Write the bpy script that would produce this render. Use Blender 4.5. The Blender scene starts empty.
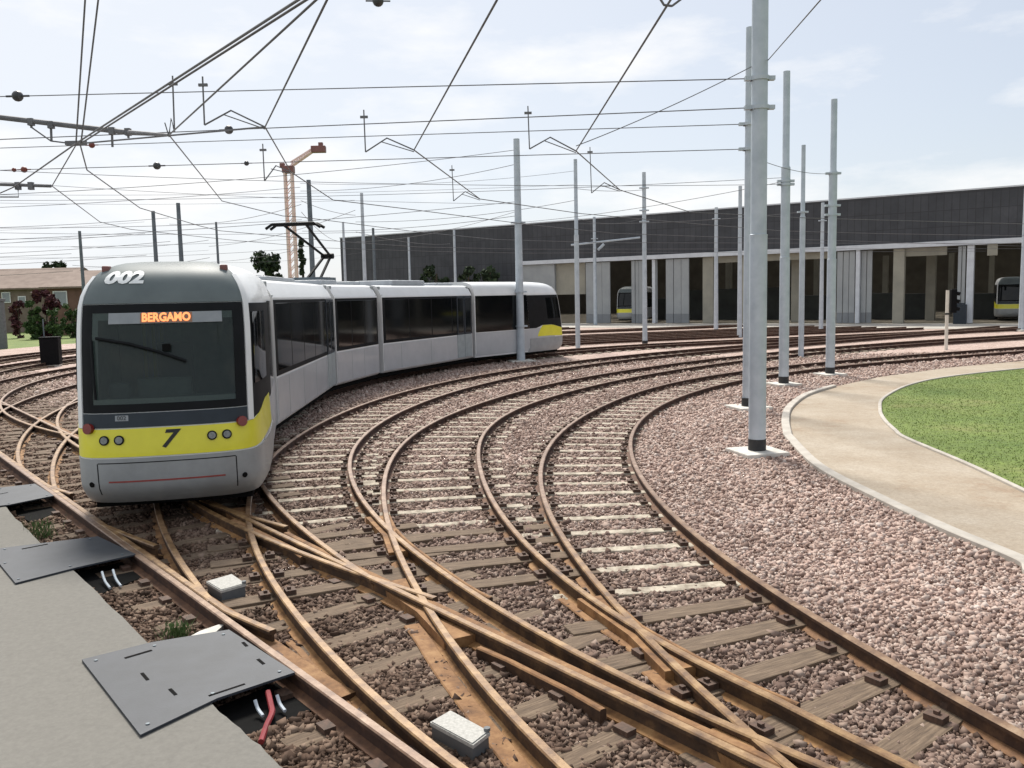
import bpy, bmesh, math, random
import numpy as np
from mathutils import Vector, Matrix
random.seed(7); rng = np.random.default_rng(7)
R = math.radians
scn = bpy.context.scene
COL = scn.collection
# ------------------------------------------------------------------ camera
F, HC, HH, ROLL, ZR = 870.0, 2.8, 295.0, 1.25, 0.17      # focal (px), eye above rail top, horizon row, roll, rail top height
EYE = HC + ZR
pit = math.atan((384 - HH) / F)
_c, _s = math.cos(pit), math.sin(pit)
fw = np.array([0, _c, -_s]); up0 = np.array([0, _s, _c]); r0 = np.array([1., 0, 0])
ca, sa = math.cos(R(ROLL)), math.sin(R(ROLL))
cr = ca * r0 - sa * up0; cu = sa * r0 + ca * up0
cam = bpy.data.cameras.new('camera'); camo = bpy.data.objects.new('camera', cam); COL.objects.link(camo)
cam.sensor_width = 36; cam.lens = 36 * F / 1024; cam.clip_end = 3000; cam.clip_start = .05
m = Matrix((( cr[0], cu[0], -fw[0], 0), (cr[1], cu[1], -fw[1], 0), (cr[2], cu[2], -fw[2], EYE), (0, 0, 0, 1)))
camo.matrix_world = m
scn.camera = camo

def gp(px, py, z=0.0):
    """where the sight line of a photo point meets the level z"""
    d = (px - 512) / F * cr - (py - 384) / F * cu + fw
    t = (z - EYE) / d[2]
    return np.array([d[0] * t, d[1] * t])
def at(px, py, Y):
    d = (px - 512) / F * cr - (py - 384) / F * cu + fw
    t = Y / d[1]
    return np.array([d[0] * t, Y, EYE + d[2] * t])

# ------------------------------------------------------------------ helpers
def tag(o, label=None, cat=None, group=None, kind=None):
    if label: o['label'] = label
    if cat: o['category'] = cat
    if group: o['group'] = group
    if kind: o['kind'] = kind
    return o
def empty(name, loc=(0, 0, 0), label=None, cat=None, group=None, rz=0):
    o = bpy.data.objects.new(name, None); COL.objects.link(o)
    o.location = loc; o.rotation_euler = (0, 0, rz); o.empty_display_size = .2
    return tag(o, label, cat, group)
class MB:
    """collects shapes, links them as one mesh object"""
    def __init__(s): s.v = []; s.f = []; s.m = []; s.mi = 0
    def add(s, vs, fs, mi=None):
        b = len(s.v); s.v += [tuple(map(float, v)) for v in vs]
        s.f += [tuple(b + i for i in f) for f in fs]; s.m += [s.mi if mi is None else mi] * len(fs)
        return s
    def box(s, c, d, rz=0, mi=None, bev=0, M=None):
        x, y, z = d[0] / 2, d[1] / 2, d[2] / 2
        if bev > 0:
            b = min(bev, x * .9, y * .9, z * .9); vs = []; 
            bm = bmesh.new(); bmesh.ops.create_cube(bm, size=1)
            for v in bm.verts: v.co = Vector((v.co.x * d[0], v.co.y * d[1], v.co.z * d[2]))
            bmesh.ops.bevel(bm, geom=list(bm.edges), offset=b, segments=2, affect='EDGES', profile=.6)
            bm.verts.ensure_lookup_table(); vs = [v.co[:] for v in bm.verts]; fs = [[v.index for v in f.verts] for f in bm.faces]; bm.free()
        else:
            vs = [(i * x, j * y, k * z) for i in (-1, 1) for j in (-1, 1) for k in (-1, 1)]
            fs = [(0, 1, 3, 2), (4, 6, 7, 5), (0, 4, 5, 1), (2, 3, 7, 6), (0, 2, 6, 4), (1, 5, 7, 3)]
        cc, ss = math.cos(rz), math.sin(rz); out = []
        for a, b_, k in vs:
            p = (c[0] + a * cc - b_ * ss, c[1] + a * ss + b_ * cc, c[2] + k)
            out.append(p)
        return s.add(out, fs, mi)
    def tube(s, pts, r, n=8, mi=None, cap=True):
        pts = [Vector(p) for p in pts]; N = len(pts); rs = r if hasattr(r, '__len__') else [r] * N
        vs = []; fs = []
        for i, p in enumerate(pts):
            t = (pts[min(i + 1, N - 1)] - pts[max(i - 1, 0)]).normalized()
            a = Vector((0, 0, 1)) if abs(t.z) < .9 else Vector((1, 0, 0))
            u = t.cross(a).normalized(); w = t.cross(u).normalized()
            for k in range(n):
                q = 2 * math.pi * k / n; vs.append(p + (u * math.cos(q) + w * math.sin(q)) * rs[i])
        for i in range(N - 1):
            for k in range(n):
                fs.append((i * n + k, i * n + (k + 1) % n, (i + 1) * n + (k + 1) % n, (i + 1) * n + k))
        if cap: fs += [tuple(range(n)), tuple(range((N - 1) * n, N * n))[::-1]]
        return s.add(vs, fs, mi)
    def prism(s, poly, z0, z1, mi=None):
        n = len(poly); vs = [(p[0], p[1], z0) for p in poly] + [(p[0], p[1], z1) for p in poly]
        fs = [tuple(range(n))[::-1], tuple(range(n, 2 * n))] + [(i, (i + 1) % n, n + (i + 1) % n, n + i) for i in range(n)]
        return s.add(vs, fs, mi)
    def build(s, name, mats, parent=None, smooth=False, angle=40, kind=None, label=None):
        me = bpy.data.meshes.new(name); me.from_pydata(s.v, [], s.f)
        for mm in (mats if isinstance(mats, (list, tuple)) else [mats]): me.materials.append(mm)
        if len(set(s.m)) > 1 or (s.m and s.m[0]): me.polygons.foreach_set('material_index', s.m)
        bm = bmesh.new(); bm.from_mesh(me); bmesh.ops.recalc_face_normals(bm, faces=bm.faces); bm.to_mesh(me); bm.free()
        if smooth:
            me.polygons.foreach_set('use_smooth', [True] * len(me.polygons))
            try: me.set_sharp_from_angle(angle=R(angle))
            except Exception: pass
        o = bpy.data.objects.new(name, me); COL.objects.link(o)
        if parent is not None: o.parent = parent
        return tag(o, label, None, None, kind)
def sheet(name, poly, z, mat, kind='structure'):
    mb = MB(); mb.add([(p[0], p[1], z) for p in poly], [tuple(range(len(poly)))])
    o = mb.build(name, mat)
    if o.data.polygons[0].normal.z < 0: o.data.flip_normals()
    return tag(o, kind=kind)

# ------------------------------------------------------------------ materials
def nt(name):
    mt = bpy.data.materials.new(name); mt.use_nodes = True; t = mt.node_tree
    return mt, t, t.nodes['Principled BSDF']
def node(t, typ, **kw):
    n = t.nodes.new(typ)
    for k, v in kw.items():
        if k in n.inputs.keys(): n.inputs[k].default_value = v
        else: setattr(n, k, v)
    return n
def noise(t, scale, detail=5, rough=.6, co='Object', vec=None):
    n = node(t, 'ShaderNodeTexNoise', Scale=scale, Detail=detail, Roughness=rough)
    if vec is None:
        tc = t.nodes.new('ShaderNodeTexCoord'); vec = tc.outputs[co]
    t.links.new(vec, n.inputs['Vector']); return n
def ramp(t, src, stops):
    r = t.nodes.new('ShaderNodeValToRGB'); e = r.color_ramp.elements
    while len(e) < len(stops): e.new(.5)
    for i, (p, c) in enumerate(stops): e[i].position = p; e[i].color = (*c, 1)
    t.links.new(src, r.inputs[0]); return r
def bump(t, src, b, strength=.4, dist=.02):
    n = node(t, 'ShaderNodeBump', Strength=strength, Distance=dist)
    t.links.new(src, n.inputs['Height']); t.links.new(n.outputs[0], b.inputs['Normal']); return n
def mat(name, c1, c2=None, rough=.6, scale=6, metal=0, bmp=0, bscale=None, spec=.5, coat=0, detail=6, lo=.35, hi=.65, bdist=.01):
    mt, t, b = nt(name); c2 = c2 or tuple(x * .8 for x in c1)
    n = noise(t, scale, detail); r = ramp(t, n.outputs[0], [(lo, c1), (hi, c2)])
    t.links.new(r.outputs[0], b.inputs['Base Color'])
    b.inputs['Roughness'].default_value = rough; b.inputs['Metallic'].default_value = metal
    b.inputs['Specular IOR Level'].default_value = spec; b.inputs['Coat Weight'].default_value = coat
    if bmp:
        n2 = noise(t, bscale or scale * 4, 6); bump(t, n2.outputs[0], b, bmp, bdist)
    return mt
def mix(t, f, a, b):
    mx = t.nodes.new('ShaderNodeMix'); mx.data_type = 'RGBA'
    if isinstance(f, (int, float)): mx.inputs[0].default_value = f
    else: t.links.new(f, mx.inputs[0])
    for i, x in ((6, a), (7, b)):
        if isinstance(x, tuple): mx.inputs[i].default_value = (*x, 1)
        else: t.links.new(x, mx.inputs[i])
    return mx.outputs[2]

# ballast: pinkish crushed stone, browner with brake and rail dust round the points
def rust_zone(t):
    tc = t.nodes.new('ShaderNodeNewGeometry'); sp = t.nodes.new('ShaderNodeSeparateXYZ'); t.links.new(tc.outputs['Position'], sp.inputs[0])
    # distance to the line of the lead track
    a = node(t, 'ShaderNodeMath', operation='MULTIPLY_ADD'); a.inputs[1].default_value = .77; a.inputs[2].default_value = -.77 * .35
    t.links.new(sp.outputs[0], a.inputs[0])
    b = node(t, 'ShaderNodeMath', operation='MULTIPLY_ADD'); b.inputs[1].default_value = .64
    t.links.new(sp.outputs[1], b.inputs[0]); t.links.new(a.outputs[0], b.inputs[2])
    n = noise(t, .9, 4, vec=tc.outputs['Position'])
    c = node(t, 'ShaderNodeMath', operation='MULTIPLY_ADD'); c.inputs[1].default_value = 3.0; t.links.new(n.outputs[0], c.inputs[0]); t.links.new(b.outputs[0], c.inputs[2])
    mr = node(t, 'ShaderNodeMapRange'); mr.inputs['From Min'].default_value = 4.2; mr.inputs['From Max'].default_value = 9.5
    mr.inputs['To Min'].default_value = 1; mr.inputs['To Max'].default_value = 0
    t.links.new(c.outputs[0], mr.inputs[0]); return mr.outputs[0]
def ballast_mats():
    out = []
    for kind in ('bed', 'stone'):
        mt, t, b = nt('ballast_' + kind)
        pos = t.nodes.new('ShaderNodeNewGeometry')
        if kind == 'bed':
            vo = node(t, 'ShaderNodeTexVoronoi', Scale=19.0, Randomness=1.0); t.links.new(pos.outputs['Position'], vo.inputs['Vector'])
            sep = t.nodes.new('ShaderNodeSeparateColor'); t.links.new(vo.outputs['Color'], sep.inputs[0]); src = sep.outputs[0]
        else: src = pos.outputs['Random Per Island']
        r1 = ramp(t, src, [(0, (.205, .142, .118)), (.25, (.345, .25, .215)), (.55, (.435, .33, .285)), (.82, (.455, .37, .325)), (.985, (.52, .445, .405))])
        r2 = ramp(t, src, [(0, (.042, .026, .017)), (.3, (.095, .061, .043)), (.65, (.155, .106, .077)), (.97, (.25, .19, .145))])
        col = mix(t, rust_zone(t), r1.outputs[0], r2.outputs[0])
        if kind == 'stone':
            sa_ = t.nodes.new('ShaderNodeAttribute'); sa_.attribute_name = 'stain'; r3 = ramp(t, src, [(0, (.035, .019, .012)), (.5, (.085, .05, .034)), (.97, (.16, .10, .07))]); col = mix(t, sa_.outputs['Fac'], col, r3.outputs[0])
        n = noise(t, .6, 4, vec=pos.outputs['Position']); rr = ramp(t, n.outputs[0], [(.3, (.82, .80, .78)), (.7, (1.08, 1.06, 1.05))])
        mm = t.nodes.new('ShaderNodeMix'); mm.data_type = 'RGBA'; mm.blend_type = 'MULTIPLY'; mm.inputs[0].default_value = 1
        t.links.new(col, mm.inputs[6]); t.links.new(rr.outputs[0], mm.inputs[7])
        t.links.new(mm.outputs[2], b.inputs['Base Color']); b.inputs['Roughness'].default_value = .9; b.inputs['Specular IOR Level'].default_value = .25
        if kind == 'bed': bump(t, vo.outputs['Distance'], b, -1.0, .045)
        out.append(mt)
    return out
M_bed, M_stone = ballast_mats()
def grass_mat():
    mt, t, b = nt('grass_field'); n = noise(t, .35, 6); n2 = noise(t, 9, 4)
    a = ramp(t, n.outputs[0], [(.3, (.085, .14, .018)), (.55, (.135, .185, .032)), (.76, (.23, .20, .08))]); c = ramp(t, n2.outputs[0], [(.3, (.6, .6, .6)), (.7, (1.2, 1.2, 1.2))])
    mm = t.nodes.new('ShaderNodeMix'); mm.data_type = 'RGBA'; mm.blend_type = 'MULTIPLY'; mm.inputs[0].default_value = 1
    t.links.new(a.outputs[0], mm.inputs[6]); t.links.new(c.outputs[0], mm.inputs[7]); t.links.new(mm.outputs[2], b.inputs['Base Color'])
    b.inputs['Roughness'].default_value = .9; bump(t, n2.outputs[0], b, .5, .05); return mt
def island_mat(name, stops, rough=.8, trans=0):
    mt, t, b = nt(name); g = t.nodes.new('ShaderNodeNewGeometry')
    r = ramp(t, g.outputs['Random Per Island'], stops); t.links.new(r.outputs[0], b.inputs['Base Color'])
    b.inputs['Roughness'].default_value = rough; b.inputs['Specular IOR Level'].default_value = .3
    if trans: 
        b.inputs['Subsurface Weight'].default_value = 0
    return mt
def rail_mat(name, gold):
    mt, t, b = nt(name)
    at_ = t.nodes.new('ShaderNodeAttribute'); at_.attribute_name = 'gold'
    n = noise(t, 5, 8, .7); n2 = noise(t, 60, 5)
    n3 = noise(t, 1.1, 5, .6)
    if gold == 'head':
        g = ramp(t, n.outputs[0], [(.28, (.055, .025, .010)), (.44, (.155, .082, .033)), (.58, (.26, .155, .066)), (.76, (.38, .265, .145))])
        w = ramp(t, n.outputs[0], [(.30, (.085, .043, .026)), (.5, (.175, .105, .068)), (.72, (.30, .215, .16))])
    elif gold == 'web':  # rusty brown, darkened: shade below the rail head is put into this colour
        g = ramp(t, n.outputs[0], [(.30, (.022, .011, .006)), (.5, (.06, .03, .013)), (.75, (.17, .09, .035))])
        w = ramp(t, n.outputs[0], [(.30, (.020, .008, .005)), (.5, (.045, .019, .011)), (.75, (.10, .046, .025))])
    else:
        g = ramp(t, n.outputs[0], [(.30, (.10, .045, .016)), (.5, (.25, .125, .045)), (.72, (.40, .235, .10))])
        w = ramp(t, n.outputs[0], [(.30, (.035, .015, .009)), (.5, (.085, .038, .021)), (.72, (.15, .075, .042))])
    t.links.new(mix(t, at_.outputs['Fac'], w.outputs[0], g.outputs[0]), b.inputs['Base Color'])
    b.inputs['Roughness'].default_value = .5 if gold == 'head' else .85; b.inputs['Metallic'].default_value = 0.15 if gold == 'head' else 0
    bump(t, n2.outputs[0], b, .25, .004); return mt
M_head, M_web, M_foot = rail_mat('rail_head', 'head'), rail_mat('rail_web', 'web'), rail_mat('rail_foot', 'foot')
M_conc_sleeper = mat('sleeper_concrete', (.48, .43, .345), (.22, .185, .14), .9, 9, bmp=.4, bscale=60)
M_clip = mat('rail_clip', (.05, .03, .02), (.11, .06, .04), .8, 20)
def timber_mat():
    mt, t, b = nt('timber'); tc = t.nodes.new('ShaderNodeTexCoord'); mp = node(t, 'ShaderNodeMapping'); mp.inputs['Scale'].default_value = (2, 26, 26)
    t.links.new(tc.outputs['Object'], mp.inputs[0]); n = noise(t, 1.6, 8, .7, vec=mp.outputs[0])
    r = ramp(t, n.outputs[0], [(.3, (.045, .029, .019)), (.52, (.135, .093, .060)), (.75, (.25, .185, .125))])
    t.links.new(r.outputs[0], b.inputs['Base Color']); b.inputs['Roughness'].default_value = .9; bump(t, n.outputs[0], b, .7, .012); return mt
M_timber = timber_mat()
M_platform = mat('platform_concrete', (.182, .174, .155), (.146, .139, .124), .95, 26, bmp=.5, bscale=120, detail=12, lo=.3, hi=.7, bdist=.004)
M_plate = mat('steel_plate', (.030, .036, .048), (.019, .024, .033), .6, 3, metal=.1, bmp=.25, bscale=70, bdist=.003)
M_black = mat('black_void', (.005, .005, .005), (.008, .008, .008), .95, spec=.1)
M_conc = mat('pale_concrete', (.60, .58, .53), (.44, .42, .38), .9, 5, bmp=.3)
M_kerb = mat('kerb_concrete', (.46, .425, .375), (.35, .32, .28), .9, 3, bmp=.3)
def path_mat():
    mt, t, b = nt('path_dirt'); n = noise(t, .45, 9, .75); n2 = noise(t, 24, 8, .8)
    r = ramp(t, n.outputs[0], [(.3, (.25, .17, .11)), (.45, (.33, .273, .205)), (.65, (.40, .348, .28))])
    r2 = ramp(t, n2.outputs[0], [(.3, (.68, .66, .64)), (.7, (1.18, 1.18, 1.18))])
    mm = t.nodes.new('ShaderNodeMix'); mm.data_type = 'RGBA'; mm.blend_type = 'MULTIPLY'; mm.inputs[0].default_value = 1
    t.links.new(r.outputs[0], mm.inputs[6]); t.links.new(r2.outputs[0], mm.inputs[7]); t.links.new(mm.outputs[2], b.inputs['Base Color'])
    b.inputs['Roughness'].default_value = .95; bump(t, n2.outputs[0], b, .4, .01); return mt
M_path = path_mat(); M_grass = grass_mat()
M_blade = island_mat('grass_blade', [(0, (.08, .125, .014)), (.5, (.13, .185, .028)), (1, (.22, .24, .065))])
M_galv = mat('galvanised_steel', (.46, .51, .56), (.37, .42, .47), .5, 3, metal=.15, bmp=.05, detail=8)
M_galv_dark = mat('weathered_steel', (.13, .16, .18), (.09, .11, .13), .55, 4, metal=.3)
M_rubber = mat('black_collar', (.015, .015, .017), (.03, .03, .03), .7)
M_wire = mat('cable', (.10, .10, .11), (.15, .15, .16), .7)
M_insul = mat('insulator', (.025, .027, .03), (.05, .05, .055), .4)
M_redins = mat('red_insulator', (.20, .045, .03), (.14, .03, .02), .5)
M_white = mat('tram_white', (.71, .72, .725), (.66, .67, .675), .35, 2, coat=.2)
M_panel = mat('tram_grey_panel', (.42, .433, .455), (.375, .388, .41), .4, 2, coat=.2)
M_dome = mat('tram_silver', (.145, .17, .175), (.12, .142, .148), .5, 2, spec=.10)
M_yellow = mat('tram_yellow', (.72, .67, .03), (.66, .61, .025), .38, 3, coat=.25)
M_bumper = mat('tram_bumper_grey', (.30, .315, .325), (.25, .262, .27), .42, 3, coat=.15)
M_glass = mat('tinted_glass', (.005, .006, .007), (.003, .004, .005), .06, 3, spec=.30)
M_darktrim = mat('dark_trim', (.010, .011, .013), (.007, .008, .009), .6, 4, spec=.12)
M_lowpanel = mat('slate_trim', (.022, .031, .042), (.017, .025, .034), .4, 4, spec=.3)
M_frame = mat('module_frame_grey', (.33, .37, .38), (.27, .30, .31), .5, 4)
M_bellows = mat('bellows', (.02, .021, .023), (.03, .03, .032), .8)
M_redlamp = mat('red_lens', (.20, .02, .015), (.14, .012, .01), .2)
M_lens = mat('lamp_lens', (.22, .23, .22), (.13, .14, .14), .12, 30)
M_redline = mat('red_stripe', (.30, .05, .045), (.22, .04, .035), .5)
M_roofunit = mat('roof_unit_grey', (.36, .39, .42), (.30, .32, .35), .6, 3)
M_wood_int = mat('cab_interior', (.55, .60, .58), (.42, .46, .45), .7)
M_pale = mat('display_panel', (.26, .28, .30), (.22, .24, .26), .4)
M_textw = mat('white_lettering', (.75, .77, .78), None, .5)
M_textb = mat('black_lettering', (.01, .01, .01), None, .5)
def emis(name, c, st):
    mt, t, b = nt(name); b.inputs['Base Color'].default_value = (*c, 1); b.inputs['Emission Color'].default_value = (*c, 1); b.inputs['Emission Strength'].default_value = st; return mt
M_deskg = mat('desk_grey', (.40, .44, .44), (.30, .33, .33), .6)
def screen_mat():
    mt, t, b = nt('windscreen_glass'); b.inputs['Base Color'].default_value = (.040, .052, .050, 1); b.inputs['Roughness'].default_value = .05; b.inputs['Specular IOR Level'].default_value = .45
    tr = t.nodes.new('ShaderNodeBsdfTransparent'); tr.inputs[0].default_value = (.74, .80, .78, 1); ms = t.nodes.new('ShaderNodeMixShader'); ms.inputs[0].default_value = .40
    t.links.new(tr.outputs[0], ms.inputs[1]); t.links.new(b.outputs[0], ms.inputs[2]); t.links.new(ms.outputs[0], t.nodes['Material Output'].inputs['Surface']); return mt
M_screen = screen_mat()
M_led = emis('led_orange', (1.0, .30, .10), 1.1)
M_ledback = mat('led_back', (.30, .16, .10), (.24, .13, .08), .5)
def cladding_mat():
    mt, t, b = nt('dark_cladding'); tc = t.nodes.new('ShaderNodeTexCoord')
    br = node(t, 'ShaderNodeTexBrick', Scale=1.0); br.inputs['Brick Width'].default_value = .55; br.inputs['Row Height'].default_value = 1.25; br.inputs['Mortar Size'].default_value = .03; br.offset = 0
    br.inputs['Color1'].default_value = (.036, .039, .046, 1); br.inputs['Color2'].default_value = (.047, .050, .058, 1); br.inputs['Mortar'].default_value = (.027, .028, .033, 1)
    mp = node(t, 'ShaderNodeMapping'); mp.inputs['Rotation'].default_value = (R(90), 0, 0); t.links.new(tc.outputs['Object'], mp.inputs[0]); t.links.new(mp.outputs[0], br.inputs[0])
    n = noise(t, .55, 6, .7); r = ramp(t, n.outputs[0], [(.35, (.74, .74, .76)), (.6, (1.05, 1.05, 1.05)), (.8, (1.4, 1.4, 1.4))])
    mm = t.nodes.new('ShaderNodeMix'); mm.data_type = 'RGBA'; mm.blend_type = 'MULTIPLY'; mm.inputs[0].default_value = 1
    t.links.new(br.outputs[0], mm.inputs[6]); t.links.new(r.outputs[0], mm.inputs[7]); t.links.new(mm.outputs[2], b.inputs['Base Color'])
    b.inputs['Roughness'].default_value = .7; return mt
M_clad = cladding_mat()
M_beam = mat('beam_paint', (.55, .58, .62), (.48, .50, .54), .5, 2)
M_beige = mat('beige_concrete', (.30, .285, .235), (.24, .23, .195), .9, .8)
M_brown = mat('brown_inner', (.26, .22, .16), (.19, .165, .12), .9, .8)
M_door = mat('folding_door', (.31, .325, .33), (.26, .275, .285), .6, .7)
M_doorlow = mat('door_base', (.20, .215, .23), (.17, .18, .19), .7, .9)
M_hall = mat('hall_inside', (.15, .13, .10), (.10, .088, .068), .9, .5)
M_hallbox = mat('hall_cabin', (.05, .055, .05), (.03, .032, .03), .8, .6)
M_apron = mat('apron_concrete', (.46, .43, .38), (.36, .335, .30), .9, .35, bmp=.2)
M_tile = mat('roof_tile', (.22, .165, .135), (.16, .115, .092), .9, .9, bmp=.4, bscale=12)
M_brick = mat('brick_wall', (.20, .16, .13), (.15, .115, .09), .9, 1.4, bmp=.3)
M_redbrick = mat('red_brick', (.17, .095, .072), (.125, .07, .052), .9, 1.4)
M_winglass = mat('house_window', (.25, .28, .30), (.20, .22, .24), .1, 1)
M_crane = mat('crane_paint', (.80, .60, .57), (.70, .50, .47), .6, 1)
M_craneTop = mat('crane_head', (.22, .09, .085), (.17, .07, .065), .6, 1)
M_bark = mat('bark', (.09, .07, .05), (.05, .04, .03), .9, 8)
M_leafd = island_mat('leaf_dark', [(0, (.012, .022, .012)), (.5, (.026, .045, .02)), (1, (.05, .075, .035))])
M_leafg = island_mat('leaf_green', [(0, (.022, .045, .016)), (.5, (.045, .085, .025)), (1, (.085, .13, .045))])
M_leafr = island_mat('leaf_red', [(0, (.035, .010, .015)), (.5, (.075, .022, .028)), (1, (.12, .045, .045))])
M_weed = island_mat('weed_leaf', [(0, (.05, .095, .03)), (1, (.13, .19, .065))])
M_red = mat('red_hose', (.26, .03, .035), (.18, .02, .025), .4)
M_blackbox = mat('black_box', (.004, .004, .005), (.006, .006, .007), .8, spec=.15)
M_box = mat('grp_box', (.46, .45, .42), (.33, .325, .30), .9, 45, bmp=.3)
M_boxside = mat('box_side', (.13, .14, .145), (.10, .105, .11), .7, 6)
M_cream = mat('cream_post', (.70, .66, .58), (.60, .56, .49), .6, 3)
M_glow = None

# ------------------------------------------------------------------ tracks
TR = {'T1': [2.4244, 4.9297, 1.9062, 46.0, -0.0461, -0.042, -0.0418, -0.0408, -0.0478, -0.0398, -0.0154, 0.0, 0.0],
 'T1R': [3.1541, 5.1947, 1.898, 46.0, -0.041, -0.0469, -0.0391, -0.0439, -0.0462, -0.0463, -0.0463, -0.0416, -0.0295, -0.0118, 0.0083, 0.0289, 0.0495],
 'T1L': [1.7375, 4.421, 1.8931, 46.0, -0.0422, -0.0342, -0.0441, -0.0463, -0.0351, -0.0366, -0.0443, -0.0454, -0.0363, -0.0212, -0.006, 0.0069, 0.019],
 'T2': [1.0625, 5.2094, 2.0976, 52.0, -0.0822, -0.027, -0.0565, -0.0408, -0.0261, -0.0215, -0.0174, -0.0168, -0.0169],
 'T2R': [1.7832, 5.7115, 2.1763, 52.0, -0.1176, -0.0499, -0.0256, -0.063, -0.0524, -0.0307, -0.0225, -0.0219, -0.0213, -0.0193, -0.0167, -0.0141, -0.0115],
 'T2L': [0.4626, 4.5318, 2.0628, 52.0, -0.0749, -0.0271, -0.0389, -0.0554, -0.0467, -0.0306, -0.0259, -0.025, -0.0213, -0.0187, -0.0221, -0.0314, -0.0424],
 'T3': [0.7697, 4.8244, 2.2762, 46.0, -0.0674, -0.042, -0.052, -0.037, -0.0361, -0.0333, -0.0281, -0.0212, -0.0145],
 'T3R': [1.3788, 5.345, 2.258, 46.0, -0.0663, -0.0428, -0.0465, -0.0597, -0.0415, -0.0354, -0.0355, -0.0351, -0.0322, -0.0275, -0.0223, -0.017, -0.0118],
 'T3L': [0.1908, 4.2447, 2.2673, 46.0, -0.0678, -0.0407, -0.0505, -0.0473, -0.0341, -0.0368, -0.0384, -0.0349, -0.0295, -0.0272, -0.0309, -0.0399, -0.0504],
 'T4': [-3.1019, 9.7906, 2.0764, 46.0, -0.032, -0.0381, -0.0406, -0.0376, -0.0346, -0.0349, -0.0385, -0.0400, -0.0400]}
HG = .7525
def centre(q, N=400):
    L = q[3]; ks = q[4:]; s = np.linspace(0, L, N); ds = s[1]
    k = np.interp(s, np.linspace(0, L, len(ks)), ks)
    th = q[2] + np.concatenate([[0], np.cumsum((k[1:] + k[:-1]) / 2 * ds)])
    dx, dy = np.cos(th), np.sin(th)
    return s, np.c_[q[0] + np.concatenate([[0], np.cumsum((dx[1:] + dx[:-1]) / 2 * ds)]), q[1] + np.concatenate([[0], np.cumsum((dy[1:] + dy[:-1]) / 2 * ds)])], th
def normals(C):
    d = np.gradient(C, axis=0); d /= np.linalg.norm(d, axis=1)[:, None]; return d, np.c_[-d[:, 1], d[:, 0]]
def offs_of(C, P):
    """lateral offset of polyline P from centreline C, by centreline index"""
    d, n = normals(C); out = np.full(len(C), np.nan)
    for i in range(len(C)):
        v = P - C[i]; a = v @ d[i]; near = np.abs(v).sum(1) < 4
        j = np.where(near[:-1] & near[1:] & (a[:-1] <= 0) & (a[1:] > 0))[0]
        if len(j):
            j = j[0]; t = a[j] / (a[j] - a[j + 1]); out[i] = (v[j] + (v[j + 1] - v[j]) * t) @ n[i]
    ok = ~np.isnan(out); idx = np.arange(len(C)); return np.interp(idx, idx[ok], out[ok])
def extend(P, back, ahead, kb=0.0):
    d, _ = normals(P); pre = []; p = P[0].copy(); th = math.atan2(d[0][1], d[0][0])
    n = max(1, int(back / .25))
    for i in range(n):
        th -= kb * .25; p = p - np.array([math.cos(th), math.sin(th)]) * .25; pre.append(p.copy())
    post = [P[-1] + d[-1] * a for a in np.arange(.5, ahead + .1, .5)] if ahead else []
    return np.array(pre[::-1] + list(P) + post)
def rails_of(name):
    s, C, th = centre(TR[name])
    if name + 'R' in TR:
        w = np.clip((s - 16) / 8, 0, 1); w = w * w * (3 - 2 * w); res = []
        for sd, sg in (('R', -1), ('L', 1)):
            o = offs_of(C, centre(TR[name + sd])[1]); res.append(o * (1 - w) + sg * HG * w)
    else: res = [np.full(len(C), -HG), np.full(len(C), HG)]
    _, n = normals(C)
    return s, C, [C + n * o[:, None] for o in res]
RAILP = [(-.085, .008), (-.085, .024), (-.016, .046), (-.011, .122), (-.037, .133), (-.037, .160), (-.027, .17), (.027, .17), (.037, .160), (.037, .133), (.011, .122), (.016, .046), (.085, .024), (.085, .008)]
def decimate(P):
    keep = [0]; 
    for i in range(1, len(P) - 1):
        step = .12 if P[i][1] < 10 else .25 if P[i][1] < 25 else .6
        if np.linalg.norm(P[i] - P[keep[-1]]) >= step: keep.append(i)
    keep.append(len(P) - 1); return P[keep]
def rail(P, parent, dz=0.0, gold=None, name='rail', prof=RAILP):
    P = np.asarray(P)
    if parent.name != 'lead_track': P = P[((P - np.array([-1.66, 6.31])) @ NM0 > .075) | (P[:, 1] > 28)]
    P = decimate(P); d, n = normals(P); k = len(prof); mb = MB(); vs = []
    for i in range(len(P)):
        for (o, z) in prof: vs.append((P[i][0] + n[i][0] * o, P[i][1] + n[i][1] * o, z + dz))
    fs = []; mi = []
    for i in range(len(P) - 1):
        for j in range(k):
            a, b = j, (j + 1) % k; fs.append((i * k + a, i * k + b, (i + 1) * k + b, (i + 1) * k + a)); mi.append((0 if 5 <= j <= 7 else 2 if j in (0, 1, 11, 12) else 1) if prof is RAILP else (2 if j in (1, 2, 3) else 1))
    fs += [tuple(range(k)), tuple(range((len(P) - 1) * k, len(P) * k))]; mi += [1, 1]
    mb.add(vs, fs); mb.m = mi
    o = mb.build(name, [M_head, M_web, M_foot], parent, smooth=True, angle=35)
    at_ = o.data.attributes.new('gold', 'FLOAT', 'POINT')
    g = np.repeat(np.ones(len(P)) if gold is None else np.array([gold(p) for p in P]), k); at_.data.foreach_set('value', g.astype(np.float32))
    return o
NM0 = np.array([.7745, .6326]); MASK = []      # footprints kept clear of loose stones: (centre, dir, half length, half width)
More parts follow.
